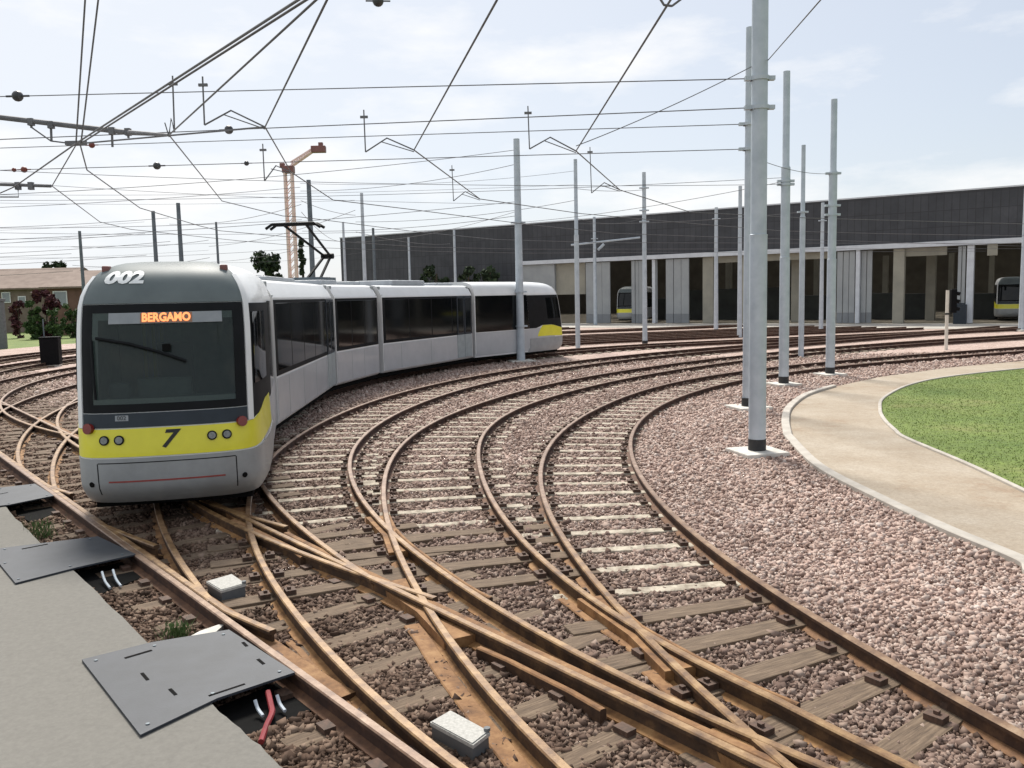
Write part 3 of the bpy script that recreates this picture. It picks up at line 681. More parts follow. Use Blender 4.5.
def patch(name, mt, parent, ms, zs, off=.008, th=.03, zmap=None, smooth=True):
    """closed slab lying on the cab skin; zmap bends the z grid per column"""
    Mg, Zg = np.meshgrid(np.asarray(ms, float), np.asarray(zs, float)); 
    if zmap is not None: Zg = zmap(Mg, Zg)
    P = S(Mg, Zg); N = Sn(Mg, Zg); 
    flip = -1 if N[len(zs) // 2, len(ms) // 2] @ np.array([1, 0, .1]) < 0 and abs(np.mean(ms)) < 1.1 else 1
    # outward: away from the axis point
    outv = P - np.array([-3.2, 0, 1.6]); sgn = np.sign((N * outv).sum(-1))[..., None]; N = N * sgn
    A = P + N * off; B = P + N * (off - th); r_, c = Mg.shape; mb = MB()
    vs = list(A.reshape(-1, 3)) + list(B.reshape(-1, 3)); ix = lambda i, j, k: k * r_ * c + i * c + j; fs = []
    for i in range(r_ - 1):
        for j in range(c - 1):
            fs.append((ix(i, j, 0), ix(i, j + 1, 0), ix(i + 1, j + 1, 0), ix(i + 1, j, 0))); fs.append((ix(i, j, 1), ix(i + 1, j, 1), ix(i + 1, j + 1, 1), ix(i, j + 1, 1)))
    for i in range(r_ - 1):
        for j in (0, c - 1): fs.append((ix(i, j, 0), ix(i + 1, j, 0), ix(i + 1, j, 1), ix(i, j, 1)))
    for j in range(c - 1):
        for i in (0, r_ - 1): fs.append((ix(i, j, 0), ix(i, j + 1, 0), ix(i, j + 1, 1), ix(i, j, 1)))
    mb.add(vs, fs); return mb.build(name, mt, parent, smooth=smooth, angle=35)
def on_skin(y, z, off):
    """skin point on the front at lateral y, height z"""
    mm = np.interp(abs(y), fy(np.linspace(0, 1.6, 200)), np.linspace(0, 1.6, 200)) * (1 if y >= 0 else -1)
    p = S(np.array(mm), np.array(z)); n = Sn(np.array(mm), np.array(z)); 
    if n[0] < 0: n = -n
    return p + n * off, n
def text_on_skin(name, txt, mt, parent, y0, z0, size, off=.014, shear=0, wid=1.0, th=.0, res=3):
    cu_ = bpy.data.curves.new('t', 'FONT'); cu_.body = txt; cu_.size = size; cu_.align_x = 'CENTER'; cu_.align_y = 'CENTER'; cu_.shear = shear; cu_.resolution_u = res; cu_.offset = th
    to = bpy.data.objects.new('t', cu_); COL.objects.link(to); dg = bpy.context.evaluated_depsgraph_get(); dg.update(); me = to.evaluated_get(dg).to_mesh()
    vs = [v.co.copy() for v in me.vertices]; fs = [tuple(p.vertices) for p in me.polygons]
    # lettering seen from the front reads left to right: viewer's right is tram's own left (+y of the local frame seen from ahead)
    out = []
    for v in vs:
        p, n = on_skin(y0 + v.x * wid, z0 + v.y, off); out.append(tuple(p))
    bpy.data.objects.remove(to); bpy.data.curves.remove(cu_)
    mb = MB(); mb.add(out, fs); o = mb.build(name, mt, parent); return o
def cab(root, number, lit, L=6.5, details=True):
    """front of the tram; local +x ahead, origin at the nose on the rail level"""
    Lm = float(np.interp(L, plan[:, 0], ml)); L = Lm
    mA = np.concatenate([np.linspace(-(L + .05), -1.7, 8), np.linspace(-1.6, 1.6, 41), np.linspace(1.7, L + .05, 8)])
    zA = np.concatenate([[.2, .26, .34, .42], np.linspace(.55, 2.7, 16), np.linspace(2.78, 3.31, 16), [3.335, 3.355]])
    Mg, Zg = np.meshgrid(mA, zA); P = S(Mg, Zg); r_, c = Mg.shape; mb = MB(); fs = []
    for i in range(r_ - 1):
        for j in range(c - 1):
            if details and abs(mA[j] + mA[j + 1]) / 2 < .84 and 1.52 < (zA[i] + zA[i + 1]) / 2 < 2.62: continue
            fs.append((i * c + j, i * c + j + 1, (i + 1) * c + j + 1, (i + 1) * c + j))
    for i in range(r_ - 1): fs.append((i * c, i * c + c - 1, (i + 1) * c + c - 1, (i + 1) * c))
    fs.append(tuple(range((r_ - 1) * c, r_ * c))); fs.append(tuple(range(c))[::-1]); mb.add(P.reshape(-1, 3), fs)
    sh = mb.build('cab_body', M_white, root, smooth=True, angle=50)
    mW = 1.03       # windscreen half width along the skin
    mC = np.interp
    front = lambda a, n=25: np.linspace(-a, a, n)
    patch('bumper', M_bumper, root, np.concatenate([np.linspace(-3.9, -1.5, 8), front(1.4, 31), np.linspace(1.5, 3.9, 8)]), np.concatenate([[.19, .23, .28, .34], np.linspace(.42, .80, 6)]), .018, .05)
    def zy(Mg, Zg):
        f = (Zg - .82) / (1.22 - .82); a = np.abs(Mg); lo = .82 + .05 * np.clip((a - 1.0) / 1.4, 0, 1); hi = 1.175 + .19 * np.clip((a - 1.05) / 1.0, 0, 1) ** 1.1 - .42 * np.clip((a - 2.95) / .35, 0, 1); return lo + (hi - lo) * f
    patch('yellow_band', M_yellow, root, np.concatenate([np.linspace(-3.3, -1.5, 9), front(1.4, 31), np.linspace(1.5, 3.3, 9)]), np.linspace(.82, 1.22, 5), .014, .04, zy)
    patch('lower_trim', M_lowpanel, root, front(mW, 21), np.linspace(1.19, 1.37, 4), .016, .04)
    if details:
        ws = patch('windscreen', M_screen, root, front(.885, 21), np.linspace(1.48, 2.655, 10), .010, .008)
        patch('surround', M_darktrim, ws, front(mW, 25), np.linspace(1.38, 1.485, 3), .014, .05); patch('surround', M_darktrim, ws, front(mW, 25), np.linspace(2.65, 2.755, 3), .014, .05)
        for sg in (-1, 1): patch('surround', M_darktrim, ws, np.linspace(.88, mW, 4) * sg, np.linspace(1.48, 2.655, 10), .0142, .05)
        mb = MB()
        for y in (-.98, .98): mb.box((-1.72, y, 1.85), (1.7, .03, 1.75))
        mb.box((-2.55, 0, 1.85), (.04, 1.9, 1.75)); mb.box((-1.45, 0, 1.0), (2.3, 1.9, .04)); mb.box((-1.75, 0, 2.74), (1.6, 1.9, .03)); inn = mb.build('cab_interior', M_wood_int, root)
        mb = MB(); mb.box((-.75, 0, 1.45), (.55, 1.7, .10), bev=.03); mb.box((-.95, -.1, 1.62), (.2, .7, .26), bev=.04); mb.build('desk', M_deskg, inn)
        mb = MB(); mb.box((-1.75, -.05, 1.75), (.16, .5, .9), bev=.06); mb.box((-1.55, -.05, 1.4), (.5, .5, .14), bev=.05); mb.build('driver_seat', M_lowpanel, inn)
        mb = MB()
        for y in (-.55, -.42, -.3): mb.tube([(-2.3, y, 1.0), (-2.3, y, 2.75)], .025, 8)
        mb.build('grab_pole', M_yellow, inn); mb = MB(); mb.box((-2.51, .35, 1.95), (.03, .8, 1.3)); mb.build('rear_window', M_deskg, inn); mb = MB(); mb.box((-.62, -.62, 1.62), (.22, .26, .22), bev=.06); mb.build('console_unit', M_pale, inn)
    else:
        ws = patch('windscreen', M_darktrim, root, front(mW, 25), np.linspace(1.38, 2.755, 12), .014, .05)
        patch('glass', M_glass, ws, front(.87, 21), np.linspace(1.50, 2.66, 10), .021, .02)
    patch('roof_dome', M_dome, root, front(1.09, 25), np.concatenate([np.linspace(2.765, 3.24, 14), [3.28, 3.31, 3.335]]), .016, .05)
    for sg in (-1, 1):
        mm = lambda a, b, n: np.linspace(a, b, n) * sg
        # white pillar between windscreen and side glass
        patch('pillar', M_white, root, mm(mW + .012, mW + .105, 4), np.linspace(1.19, 3.12, 16), .026, .04)
        w = patch('side_window', M_darktrim, root, mm(mW + .115, 3.9, 12), np.linspace(0, 1, 8), .012, .04, lambda Mg, Zg: (1.185 + .19 * np.clip((np.abs(Mg) - 1.05) / 1.0, 0, 1) ** 1.1 - .12 * np.clip((np.abs(Mg) - 2.95) / .35, 0, 1)) * (1 - Zg) + 2.74 * Zg)
        patch('glass', M_glass, w, mm(mW + .20, 2.4, 6), np.linspace(1.66, 2.62, 6), .018, .02)
        patch('window_band', M_glass, root, mm(3.92, L, 4), np.linspace(1.25, 2.76, 6), .012, .04)
        patch('side_panel', M_panel, root, mm(3.92, L, 4), np.linspace(.27, 1.22, 5), .012, .04)
        patch('side_panel', M_panel, root, mm(1.9, 3.92, 8), np.linspace(.80, 1.26, 4), .0105, .03)
        if not details: continue
        p, n = on_skin(.92 * sg, 1.185, .0); 
        mb = MB(); mb.tube([p + n * .0, p + n * .06], .068, 16); mb.build('marker_lamp', M_redlamp, root, smooth=True)
        for yy in (.56, .74):
            p, n = on_skin(yy * sg, 1.035, .0); mb = MB(); mb.tube([p, p + n * .03], .062, 18); h = mb.build('headlight', M_darktrim, root, smooth=True)
            mb = MB(); mb.tube([p + n * .028, p + n * .036], .045, 16); mb.build('lens', M_lens, h, smooth=True)
        p, n = on_skin(.93 * sg, .47, .0); mb = MB(); mb.tube([p + n * .01, p + n * .024], .036, 12); mb.build('tow_cap', M_black, root, smooth=True)
        p = S(np.array(.95 * sg), np.array(3.17)); mb = MB(); mb.box((p[0] - .12, p[1], p[2] + .06), (.16, .10, .09), bev=.02); mb.tube([(p[0] - .12, p[1], p[2] - .06), (p[0] - .12, p[1], p[2] + .05)], .02, 8); mb.build('roof_lamp', M_craneTop, root, smooth=True)
    mb = MB(); mb.box((-L / 2 - .1, 0, .17), (L - 1.0, 2.0, .20)); mb.build('underframe', M_black, root)  # black box added below the floor to keep light off the ground
    # recessed outline and red stripe of the bumper
    if details:
        for zz, a, b in ((.745, -.84, .84),): patch('panel_seam', M_darktrim, root, np.linspace(a, b, 15), [zz - .006, zz + .006], .0205, .01)
        for sg in (-1, 1): patch('panel_seam', M_darktrim, root, [.84 * sg, .853 * sg], np.linspace(.33, .74, 6), .0205, .01)
        patch('red_stripe', M_redline, root, np.linspace(-.72, .70, 15), [.492, .512], .0215, .01)
        dp = patch('destination_display', M_pale, root, np.linspace(-.66, .74, 14), np.linspace(2.50, 2.64, 3), .0235, .01)
        patch('led_field', M_ledback, dp, np.linspace(-.27, .37, 9), np.linspace(2.505, 2.635, 3), .0262, .006)
        text_on_skin('led_text', lit, M_led, dp, .05, 2.57, .150, .030, 0, .86, .006)
        text_on_skin('fleet_number', number, M_textw, root, -.54, 3.085, .21, .026, .0, 1.75, .010)
        text_on_skin('lettering', '7', M_textb, root, .02, 1.02, .31, .020, .28, 1.15, .008)
        patch('number_plate', M_pale, root, np.linspace(-.60, -.44, 3), [1.275, 1.345], .019, .008)
        text_on_skin('plate_number', number, M_textb, root, -.52, 1.31, .075, .024)
        # wiper and driver's desk seen through the screen
        mb = MB(); pts = [on_skin(y, z, .045)[0] for y, z in ((-.80, 2.32), (-.4, 2.24), (-.05, 2.13), (.28, 2.0))]; mb.tube(pts, .022, 6)
        pts = [on_skin(y, z, .035)[0] for y, z in ((-.86, 2.30), (-.84, 1.9), (-.82, 1.55))]; mb.tube(pts, .016, 6); mb.build('wiper', M_darktrim, root, smooth=True)
        mb = MB(); mb.box((on_skin(.05, 2.18, .06)[0]), (.03, .10, .09)); mb.build('wiper_joint', M_black, root)
    return sh
def module(root, La, band0=.04, door=None, roof=None, bogie=False):
    """straight body section; local x from -La to 0"""
    cs = [(-1.2, .28), (-1.2, 2.80), (-1.19, 2.84), (-1.02, 3.13), (-.96, 3.17), (-.8, 3.20), (.8, 3.20), (.96, 3.17), (1.02, 3.13), (1.19, 2.84), (1.2, 2.80), (1.2, .28), (1.13, .22), (-1.13, .22)]
    mb = MB(); k = len(cs); vs = [(x, y, z) for x in (-La, 0) for y, z in cs]; fs = [(i, (i + 1) % k, k + (i + 1) % k, k + i) for i in range(k)] + [tuple(range(k)), tuple(range(k, 2 * k))[::-1]]
    mb.add(vs, fs); body = mb.build('body_section', M_white, root, smooth=True, angle=25)
    for sg in (-1, 1):
        mb = MB(); mb.box((-La / 2, 1.197 * sg, .74), (La - .06, .03, .90), bev=.01); mb.build('side_panel', M_panel, body)
        mb = MB(); mb.box((-La / 2, 1.196 * sg, 2.005), (La - .06, .03, 1.55), bev=.01); mb.build('window_band', M_darktrim, body)
        for xs_ in np.linspace(-La + 1.4, -1.2, max(2, int(La / 1.9))): mb = MB(); mb.box((xs_, 1.213 * sg, .74), (.018, .006, .86)); mb.build('panel_seam', M_frame, body)
        # panes
        xs = np.linspace(-La + .15, -.15, max(3, int(La / 1.5)) + 1)
        mb = MB()
        for a, b in zip(xs[:-1], xs[1:]): mb.box(((a + b) / 2, 1.208 * sg, 2.02), (b - a - .05, .016, 1.38), bev=.006)
        mb.build('window', M_glass, body)
        if door:
            for d0 in door:
                for q in (0, .66):
                    mb = MB(); mb.box((d0 + q + .33, 1.217 * sg, .77), (.62, .03, .92), bev=.012); mb.build('door', M_frame, body)
                    mb = MB(); mb.box((d0 + q + .33, 1.219 * sg, 2.0), (.62, .03, 1.52), bev=.012); mb.build('door_glass', M_lowpanel, body); mb = MB(); mb.box((d0 + q + .33, 1.236 * sg, 2.0), (.46, .01, 1.36)); mb.build('door_pane', M_glass, body)
    if roof:
        for (xc, l, w, h) in roof:
            mb = MB(); mb.box((xc, 0, 3.20 + h / 2 + .004), (l, w, h), bev=.05)
            for q in np.linspace(-l / 2 + .15, l / 2 - .15, max(2, int(l / .4))): mb.box((xc + q, 0, 3.20 + h + .006), (.04, w * .8, .03))
            mb.build('roof_unit', M_roofunit, body, smooth=True, angle=30)
    mb = MB(); mb.box((-La / 2, 0, .16), (La + .6, 2.0, .20)); mb.build('underframe', M_black, body)  # added black box, bridges the gaps so no light leaks under the tram
    if bogie: make_bogie(root, body, -La / 2)
    return body
def make_bogie(root, body, xc):
    mb = MB(); mb.box((xc, 0, .32), (1.9, 2.0, .22), bev=.03); bg = mb.build('bogie', M_black, body)
    for dx in (-.85, .85):
        for sg in (-1, 1):
            mb = MB(); mb.tube([(xc + dx, .80 * sg, .30), (xc + dx, .68 * sg, .30)], .30, 20); mb.build('wheel', M_galv_dark, body, smooth=True)
def gangway(root, p, th, w=.60, tilt=0):
    mb = MB(); n = 7; cs = [(-1.08, .40), (-1.08, 2.85), (-.95, 3.1), (.95, 3.1), (1.08, 2.85), (1.08, .40)]
    vs = []; k = len(cs)
    for i in range(n):
        x = -w / 2 + w * i / (n - 1); f = 1 - .05 * (i % 2)
        for y, z in cs: vs.append((x, y * f, z if z < 1 else .4 + (z - .4) * (1 - .02 * (i % 2))))
    fs = [(i * k + j, i * k + (j + 1) % k, (i + 1) * k + (j + 1) % k, (i + 1) * k + j) for i in range(n - 1) for j in range(k)] + [tuple(range(k)), tuple(range((n - 1) * k, n * k))]
    mb.add(vs, fs); o = mb.build('gangway_bellows', M_bellows, root)
    o.location = (p[0], p[1], 0); o.rotation_euler = (0, 0, th)
    for sx in (-1, 1):
        mb = MB()
        mb.box((sx * (w / 2 - .03), -1.165, 1.57), (.15, .10, 2.6)); mb.box((sx * (w / 2 - .03), 1.165, 1.57), (.15, .10, 2.6)); mb.box((sx * (w / 2 - .03), 0, 3.1), (.13, 2.2, .10)); f = mb.build('frame', M_frame, o)
    return o
tram = empty('tram', (0, 0, ZR + .03), 'long articulated tram with yellow nose band, fleet number 002 and dark windscreen', 'tram')
sT, CT, thT = TRACKS['T4'][:3]
def on_T4(s_): return np.array([np.interp(s_, sT, CT[:, 0]), np.interp(s_, sT, CT[:, 1])])
nose = np.array([-4.46, 11.05]); J = [on_T4(7.95), on_T4(16.35), on_T4(20.62), on_T4(28.25)]; tail = on_T4(35.3)
def chord(a, b): d = a - b; return math.atan2(d[1], d[0]), np.linalg.norm(d)
def place(children_before, p, th):
    for o in list(COL.objects):
        if o.parent is tram and o.name not in children_before:
            o.location = (p[0], p[1], 0); o.rotation_euler = (0, 0, th)
def names(): return {o.name for o in COL.objects if o.parent is tram}
b0 = names(); t_, l_ = chord(nose, J[0]); cab(tram, '002', 'BERGAMO', l_ - .3); place(b0, nose, t_)
for i, (dr, rf, bg) in enumerate(((([-7.85]), [(-3.2, 3.2, 1.5, .10)], False), (None, [(-1.0, 1.2, 1.3, .14), (-3.3, .9, 1.2, .12)], True), (([-6.9]), [(-2.6, 2.4, 1.6, .18), (-5.6, 1.5, 1.4, .1)], False))):
    b0 = names(); t_, l_ = chord(J[i], J[i + 1]); d = np.array([math.cos(t_), math.sin(t_)])
    module(tram, l_ - .60, door=dr, roof=rf, bogie=bg); place(b0, J[i] - d * .30, t_)
b0 = names(); t_, l_ = chord(tail, J[3]); cab(tram, '002', 'BERGAMO', l_ - .3, details=False); place(b0, tail, t_)
for i, j in enumerate(J):
    a = [nose, J[0], J[1], J[2], J[3], tail]; t1 = chord(a[i], a[i + 1])[0]; t2 = chord(a[i + 1], a[i + 2])[0]; gangway(tram, j, (t1 + t2) / 2)
# roof hatch box and pantograph
pc = on_T4(18.1); th_ = chord(J[1], J[2])[0]
pg = MB(); pg.box((0, 0, 3.34), (1.2, .9, .12)); pg.tube([(-.5, -.4, 3.40), (.5, -.4, 3.40)], .03); pg.tube([(-.5, .4, 3.40), (.5, .4, 3.40)], .03)
def lp(x, y, z): c, s_ = math.cos(th_), math.sin(th_); return (pc[0] + x * c - y * s_, pc[1] + x * s_ + y * c, z)
mb = MB(); mb.box((pc[0], pc[1], 3.36), (1.3, 1.0, .16), rz=th_); pan = mb.build('pantograph_base', M_galv_dark, tram)
mb = MB()
for y in (-.22, .22): mb.tube([lp(-.1, y, 3.42), lp(-1.25, y * .5, 4.15)], .045, 8)
mb.tube([lp(-1.25, -.2, 4.15), lp(-1.25, .2, 4.15)], .09, 8); mb.build('lower_arm', M_darktrim, tram, smooth=True)
mb = MB(); mb.tube([lp(-1.25, -.1, 4.15), lp(1.1, -.35, 4.98)], .04, 8); mb.tube([lp(-1.25, .1, 4.15), lp(1.1, .35, 4.98)], .04, 8); mb.build('upper_arm', M_darktrim, tram, smooth=True)
mb = MB()
for x in (.95, 1.25):
    mb.tube([lp(x, -.86, 4.88), lp(x, -.66, 5.0), lp(x, .66, 5.0), lp(x, .86, 4.88)], .045, 8)
mb.build('pantograph_head', M_darktrim, tram, smooth=True)
# shallow roof equipment of the second section
# ------------------------------------------------------------------ depot
depot = empty('tram_depot', (0, 0, 0), 'long tram depot with dark clad upper wall above open bays', 'depot')
ang = math.atan2(FD[1], FD[0])
def uof(px, d=0):
    # u on the facade line (pushed d inwards) seen at photo column px
    o = FA + FN * d; k = ((px - 512) / F * cr + fw); k2 = k[:2]
    A_ = np.array([[FD[0], -k2[0]], [FD[1], -k2[1]]]); return np.linalg.solve(A_, -o)[0]
DZ = .02
depot.location = (FA[0], FA[1], 0); depot.rotation_euler = (0, 0, ang)        # local x along the facade, local +y inwards
sgn = 1 if (np.array([-math.sin(ang), math.cos(ang)]) @ FN) > 0 else -1
def dbox(mb, u0, u1, d0, d1, z0, z1, bev=0): return mb.box(((u0 + u1) / 2, sgn * (d0 + d1) / 2, (z0 + z1) / 2), (abs(u1 - u0), abs(d1 - d0), z1 - z0), bev=bev)
UE = 125; u523 = uof(523)
mb = MB(); dbox(mb, 0, UE, 0, .4, 6.40, 10.15); dbox(mb, 0, u523, .0, .4, .02, 6.398); mb.build('upper_wall', M_clad, depot)
mb = MB(); dbox(mb, -.05, UE, -.06, .45, 10.153, 10.26); mb.build('parapet', M_beam, depot)
mb = MB(); dbox(mb, u523 - .2, UE, -.25, .45, 6.02, 6.395); mb.build('beam', M_beam, depot)
mb = MB()
for k in range(8): dbox(mb, 0, UE, .42 + k * 5.0, .42 + k * 5.0 + 3.9, 9.6, 9.9)  # open gaps added between the strips to let daylight into the hall
mb.build('roof', M_roofunit, depot)
mb = MB()
for k in range(14): dbox(mb, 6 + k * 8.8, 6.4 + k * 8.8, .5, 38, 8.7, 9.5)
mb.build('roof_beams', M_beige, depot)
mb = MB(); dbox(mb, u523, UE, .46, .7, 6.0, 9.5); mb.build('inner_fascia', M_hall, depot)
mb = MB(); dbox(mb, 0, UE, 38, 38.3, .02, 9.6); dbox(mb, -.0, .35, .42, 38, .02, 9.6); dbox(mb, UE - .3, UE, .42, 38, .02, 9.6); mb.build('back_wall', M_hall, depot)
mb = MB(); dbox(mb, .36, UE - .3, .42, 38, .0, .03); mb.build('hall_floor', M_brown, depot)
# left bays: pale wall over a dark loading opening
a, b, c, d = uof(523), uof(556), uof(585), uof(557)
mb = MB(); dbox(mb, a, b, .05, .4, .02, 6.0); mb.build('wall_panel', M_door, depot)
mb = MB(); dbox(mb, b + .01, c, .35, .7, 2.9, 6.0); mb.build('wall_panel', M_beige, depot)
def leaf(p0, p1, d0=.0, rot=0, low=True, z1=5.95, folds=3):
    u0, u1 = uof(p0), uof(p1); w = (u1 - u0) / folds
    mb = MB()
    for k in range(folds): dbox(mb, u0 + k * w + .02, u0 + (k + 1) * w - .02, d0 + .05 * (k % 2), d0 + .16 + .05 * (k % 2), .9 if low else .05, z1, bev=.02)
    o = mb.build('folding_door', M_door, depot)
    if low:
        mb = MB()
        for k in range(folds): dbox(mb, u0 + k * w + .02, u0 + (k + 1) * w - .02, d0 - .01 + .05 * (k % 2), d0 + .17 + .05 * (k % 2), .05, .9)
        mb.build('kick_panel', M_doorlow, o)
    return o
leaf(587, 611, folds=3); leaf(632, 643); leaf(666, 689, folds=3); leaf(835, 853, .0, folds=3); leaf(858, 869, .3, folds=2); leaf(954, 962, folds=2, low=False)
leaf(1060, 1080); leaf(1130, 1150)
def column(p0, p1, d=.1, mt=M_beige, z1=6.0, dep=.6):
    u0, u1 = uof(p0, d), uof(p1, d); mb = MB(); dbox(mb, u0, u1, d, d + dep, .03, z1, bev=.03); return mb.build('column', mt, depot)
column(652.5, 655.5, .0, M_beam); column(702.5, 713, .2); column(737, 745, .3); column(790, 800, 3); column(853.5, 857.5, -.1, M_beam); column(890.5, 901.5, .2); column(923, 932.5, 6); column(963, 970, .0, M_beam)
column(1036, 1042, .2); column(1100, 1108, .2)
for px in (600, 640, 676, 725, 780, 812, 880, 945, 985): column(px, px + 5, 16)
mb = MB(); dbox(mb, uof(890), uof(942), .5, .9, 5.35, 6.0); mb.build('lintel', M_beige, depot)
mb = MB(); dbox(mb, uof(702), uof(830), .55, .9, 5.45, 6.0); mb.build('lintel', M_beige, depot)
# machines inside the hall: dim benches
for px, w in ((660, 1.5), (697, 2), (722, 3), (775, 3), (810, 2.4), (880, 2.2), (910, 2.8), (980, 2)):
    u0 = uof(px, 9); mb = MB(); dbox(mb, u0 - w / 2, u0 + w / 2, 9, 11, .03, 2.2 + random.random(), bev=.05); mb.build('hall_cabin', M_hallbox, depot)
mb = MB(); q = fac(uof(959) , -.6); mb.box((q[0], q[1], .75), (.9, .5, 1.5), rz=ang, bev=.04); mb.box((q[0], q[1], 1.56), (.7, .4, .1), rz=ang); tag(mb.build('control_cabinet', M_lowpanel), 'dark blue control cabinet in front of a pale depot column', 'cabinet')
mb = MB(); q = fac(uof(988), -.05); mb.box((q[0], q[1], 5.6), (.7, .12, .9), rz=ang, bev=.03); mb.tube([(q[0], q[1], 6.05), (q[0], q[1], 6.02)], .03); tag(mb.build('bay_sign', M_beige), 'pale blank board hanging under the beam above the right depot bay', 'sign')
def parked(label, px, dep, rot):
    p = fac(uof(px, dep), dep); root = empty('parked_tram', (p[0], p[1], ZR + .03), label, 'tram', 'trams parked inside the depot', math.atan2(-FN[1], -FN[0]) + rot); b0 = {o.name for o in COL.objects}
    cab(root, '', '', 6.5, details=False); return root
parked('yellow nosed tram peeking out between grey folding doors, left half of the depot', 627.5, .6, .22)
parked('tram with pale yellow band parked deep in the right-hand depot bay', 1009, 4.5, .1)
# ------------------------------------------------------------------ poles
G_POLE = 'overhead line poles in the yard'
def pole(label, x, y, z1, r=.10, mt=M_galv, step=None, bands=(), foot=True, col=True, bits=()):
    root = empty('catenary_pole', (x, y, 0), label, 'pole', G_POLE)
    if step:
        mb = MB(); mb.tube([(0, 0, .02), (0, 0, step)], r, 20); mb.build('lower_shaft', mt, root, smooth=True)
        mb = MB(); mb.tube([(0, 0, step - .02), (0, 0, step + .05), (0, 0, z1)], [r * .99, r * .78, r * .74], 20); mb.build('upper_shaft', mt, root, smooth=True)
    else:
        mb = MB(); mb.tube([(0, 0, .02), (0, 0, z1)], [r, r * .72], 16); mb.build('shaft', mt, root, smooth=True)
    if step and step > 6.05:
        mb = MB(); mb.tube([(0, 0, .02), (0, 0, 3.82), (0, 0, 3.9), (0, 0, 3.93), (0, 0, 3.94)], [r * 1.1, r * 1.1, r * 1.1, r * 1.13, r], 20); mb.build('sleeve', mt, root, smooth=True)
    if col:
        mb = MB(); mb.tube([(0, 0, .09), (0, 0, .30)], r * 1.14, 20); mb.build('base_collar', M_rubber, root, smooth=True)
    if foot:
        mb = MB(); mb.box((0, 0, .0), (r * 6, r * 6, .19), rz=.25, bev=.02); mb.build('foundation_block', M_conc, root)
    for z in bands:
        mb = MB(); mb.tube([(0, 0, z - .035), (0, 0, z + .035)], r * 1.18, 16); mb.box((r * 1.3, 0, z), (.16, .10, .07)); mb.box((-r * 1.3, 0, z), (.16, .10, .07)); mb.build('clamp', mt, root, smooth=True)
    return root
def top(px, py, x, y): return at(px, py, y)[2]
def gpole(label, px, py, h, **k): p = gp(px, py); return pole(label, p[0], p[1], h, **k)
PA = gp(757, 455); PB = gp(748.2, 409.5); PC = gp(783.6, 386); PD = gp(801, 358); PE = gp(830, 376)
mb_bands_A = (6.98, 6.42, 3.98)
pole('thickest galvanised pole on a square block beside the path kerb', PA[0], PA[1], 10.6, .138, step=7.95, bands=(6.6, 6.11), foot=True)
# wider sleeve at the foot of the nearest pole
pole('pole half hidden behind the thickest pole', PB[0], PB[1], 9.2, .145, bands=(6.95, 6.36))
pole('stepped pole on a pale block, first one right of the thickest pole', PC[0], PC[1], 9.4, .135, step=6.6, bands=(6.2, 6.1))
pole('slim stepped pole rising between the two stepped block-mounted poles', PD[0], PD[1], 8.97, .115, step=6.0, bands=(6.2,), foot=False, col=False)
pole('stepped pole on a pale block at the tip of the dirt path', PE[0], PE[1], 9.14, .135, step=6.8, bands=(6.75, 5.7, 5.4))
gpole('thin far pole close to the left of the path-tip pole', 821, 331, 8.83, r=.15, foot=False, col=False, bands=(7.6,))
gpole('far pole just left of the thickest pole', 739.5, 338, 9.3, r=.15, foot=False, col=False)
gpole('far pole before the beige depot column, third to the left of the thickest pole', 716, 330, 9.14, r=.17, foot=False, col=False, bands=(8.3,))
gpole('pole with small bands in front of the grey depot door and parked tram', 645, 346, 9.44, r=.14, foot=False, bands=(8.6, 7.4, 6.8))
gpole('tall slim pole right of the tram tail', 578, 350, 9.88, r=.125, foot=False, col=False, step=6)
pole('broad pole standing in front of the tram tail section', .42, 38.4, 9.66, r=.185, foot=True, col=False, step=None, bands=(6.1, 1.6, 3.1))
gpole('pole with a side bracket before the leftmost grey folding door', 595.5, 325, 10.0, r=.18, foot=False, col=False, bands=(8.0,))
gpole('pole cut by the right edge of the photo', 1021, 331, 8.87, r=.17, foot=True, col=False)
def fpole(label, px, py, Y, r, mt=M_galv, **k):
    p = at(px, py, Y); return pole(label, p[0], p[1], p[2], r, mt, foot=False, col=False, **k)
fpole('dark tall pole right behind the crane tower', 308.5, 180, 47, .16, M_galv_dark)
fpole('grey pole rising behind the middle of the tram, before the left end of the depot', 361.5, 193, 53.7, .13, M_galv)
fpole('short dark pole right beside the grey pole behind the tram', 373, 228, 80, .16, M_galv_dark)
fpole('faint slim pole at the left end of the depot wall', 343, 222, 74, .13, M_galv)
fpole('dark pole left of the pair above the tram roof', 153, 211, 61.6, .17, M_galv_dark)
fpole('taller dark pole of the pair above the tram roof', 178, 203, 57, .17, M_galv_dark)
fpole('slim pole alone above the right half of the tram nose', 216, 222, 71, .12, M_galv_dark)
fpole('dark pole beside the tiled-roof houses at far left', 79.5, 231, 77, .17, M_galv_dark)
fpole('thin pole against the dark depot wall above the tram gangway', 454, 230, 88, .16, M_galv)
fpole('thin pole against the dark depot wall, left of the one over the gangway', 408.5, 237, 92, .15, M_galv)
# bracket arm of the pole before the left door
pL = gp(595.5, 325); mb = MB(); mb.tube([(at(571, 245, pL[1])), (at(640, 237.5, pL[1]))], .10, 6); mb.tube([at(598, 250, pL[1]), at(604, 244, pL[1])], .14, 6); tag(mb.build('bracket_arm', M_galv), 'horizontal bracket arm on the pole before the leftmost folding door', 'bracket')
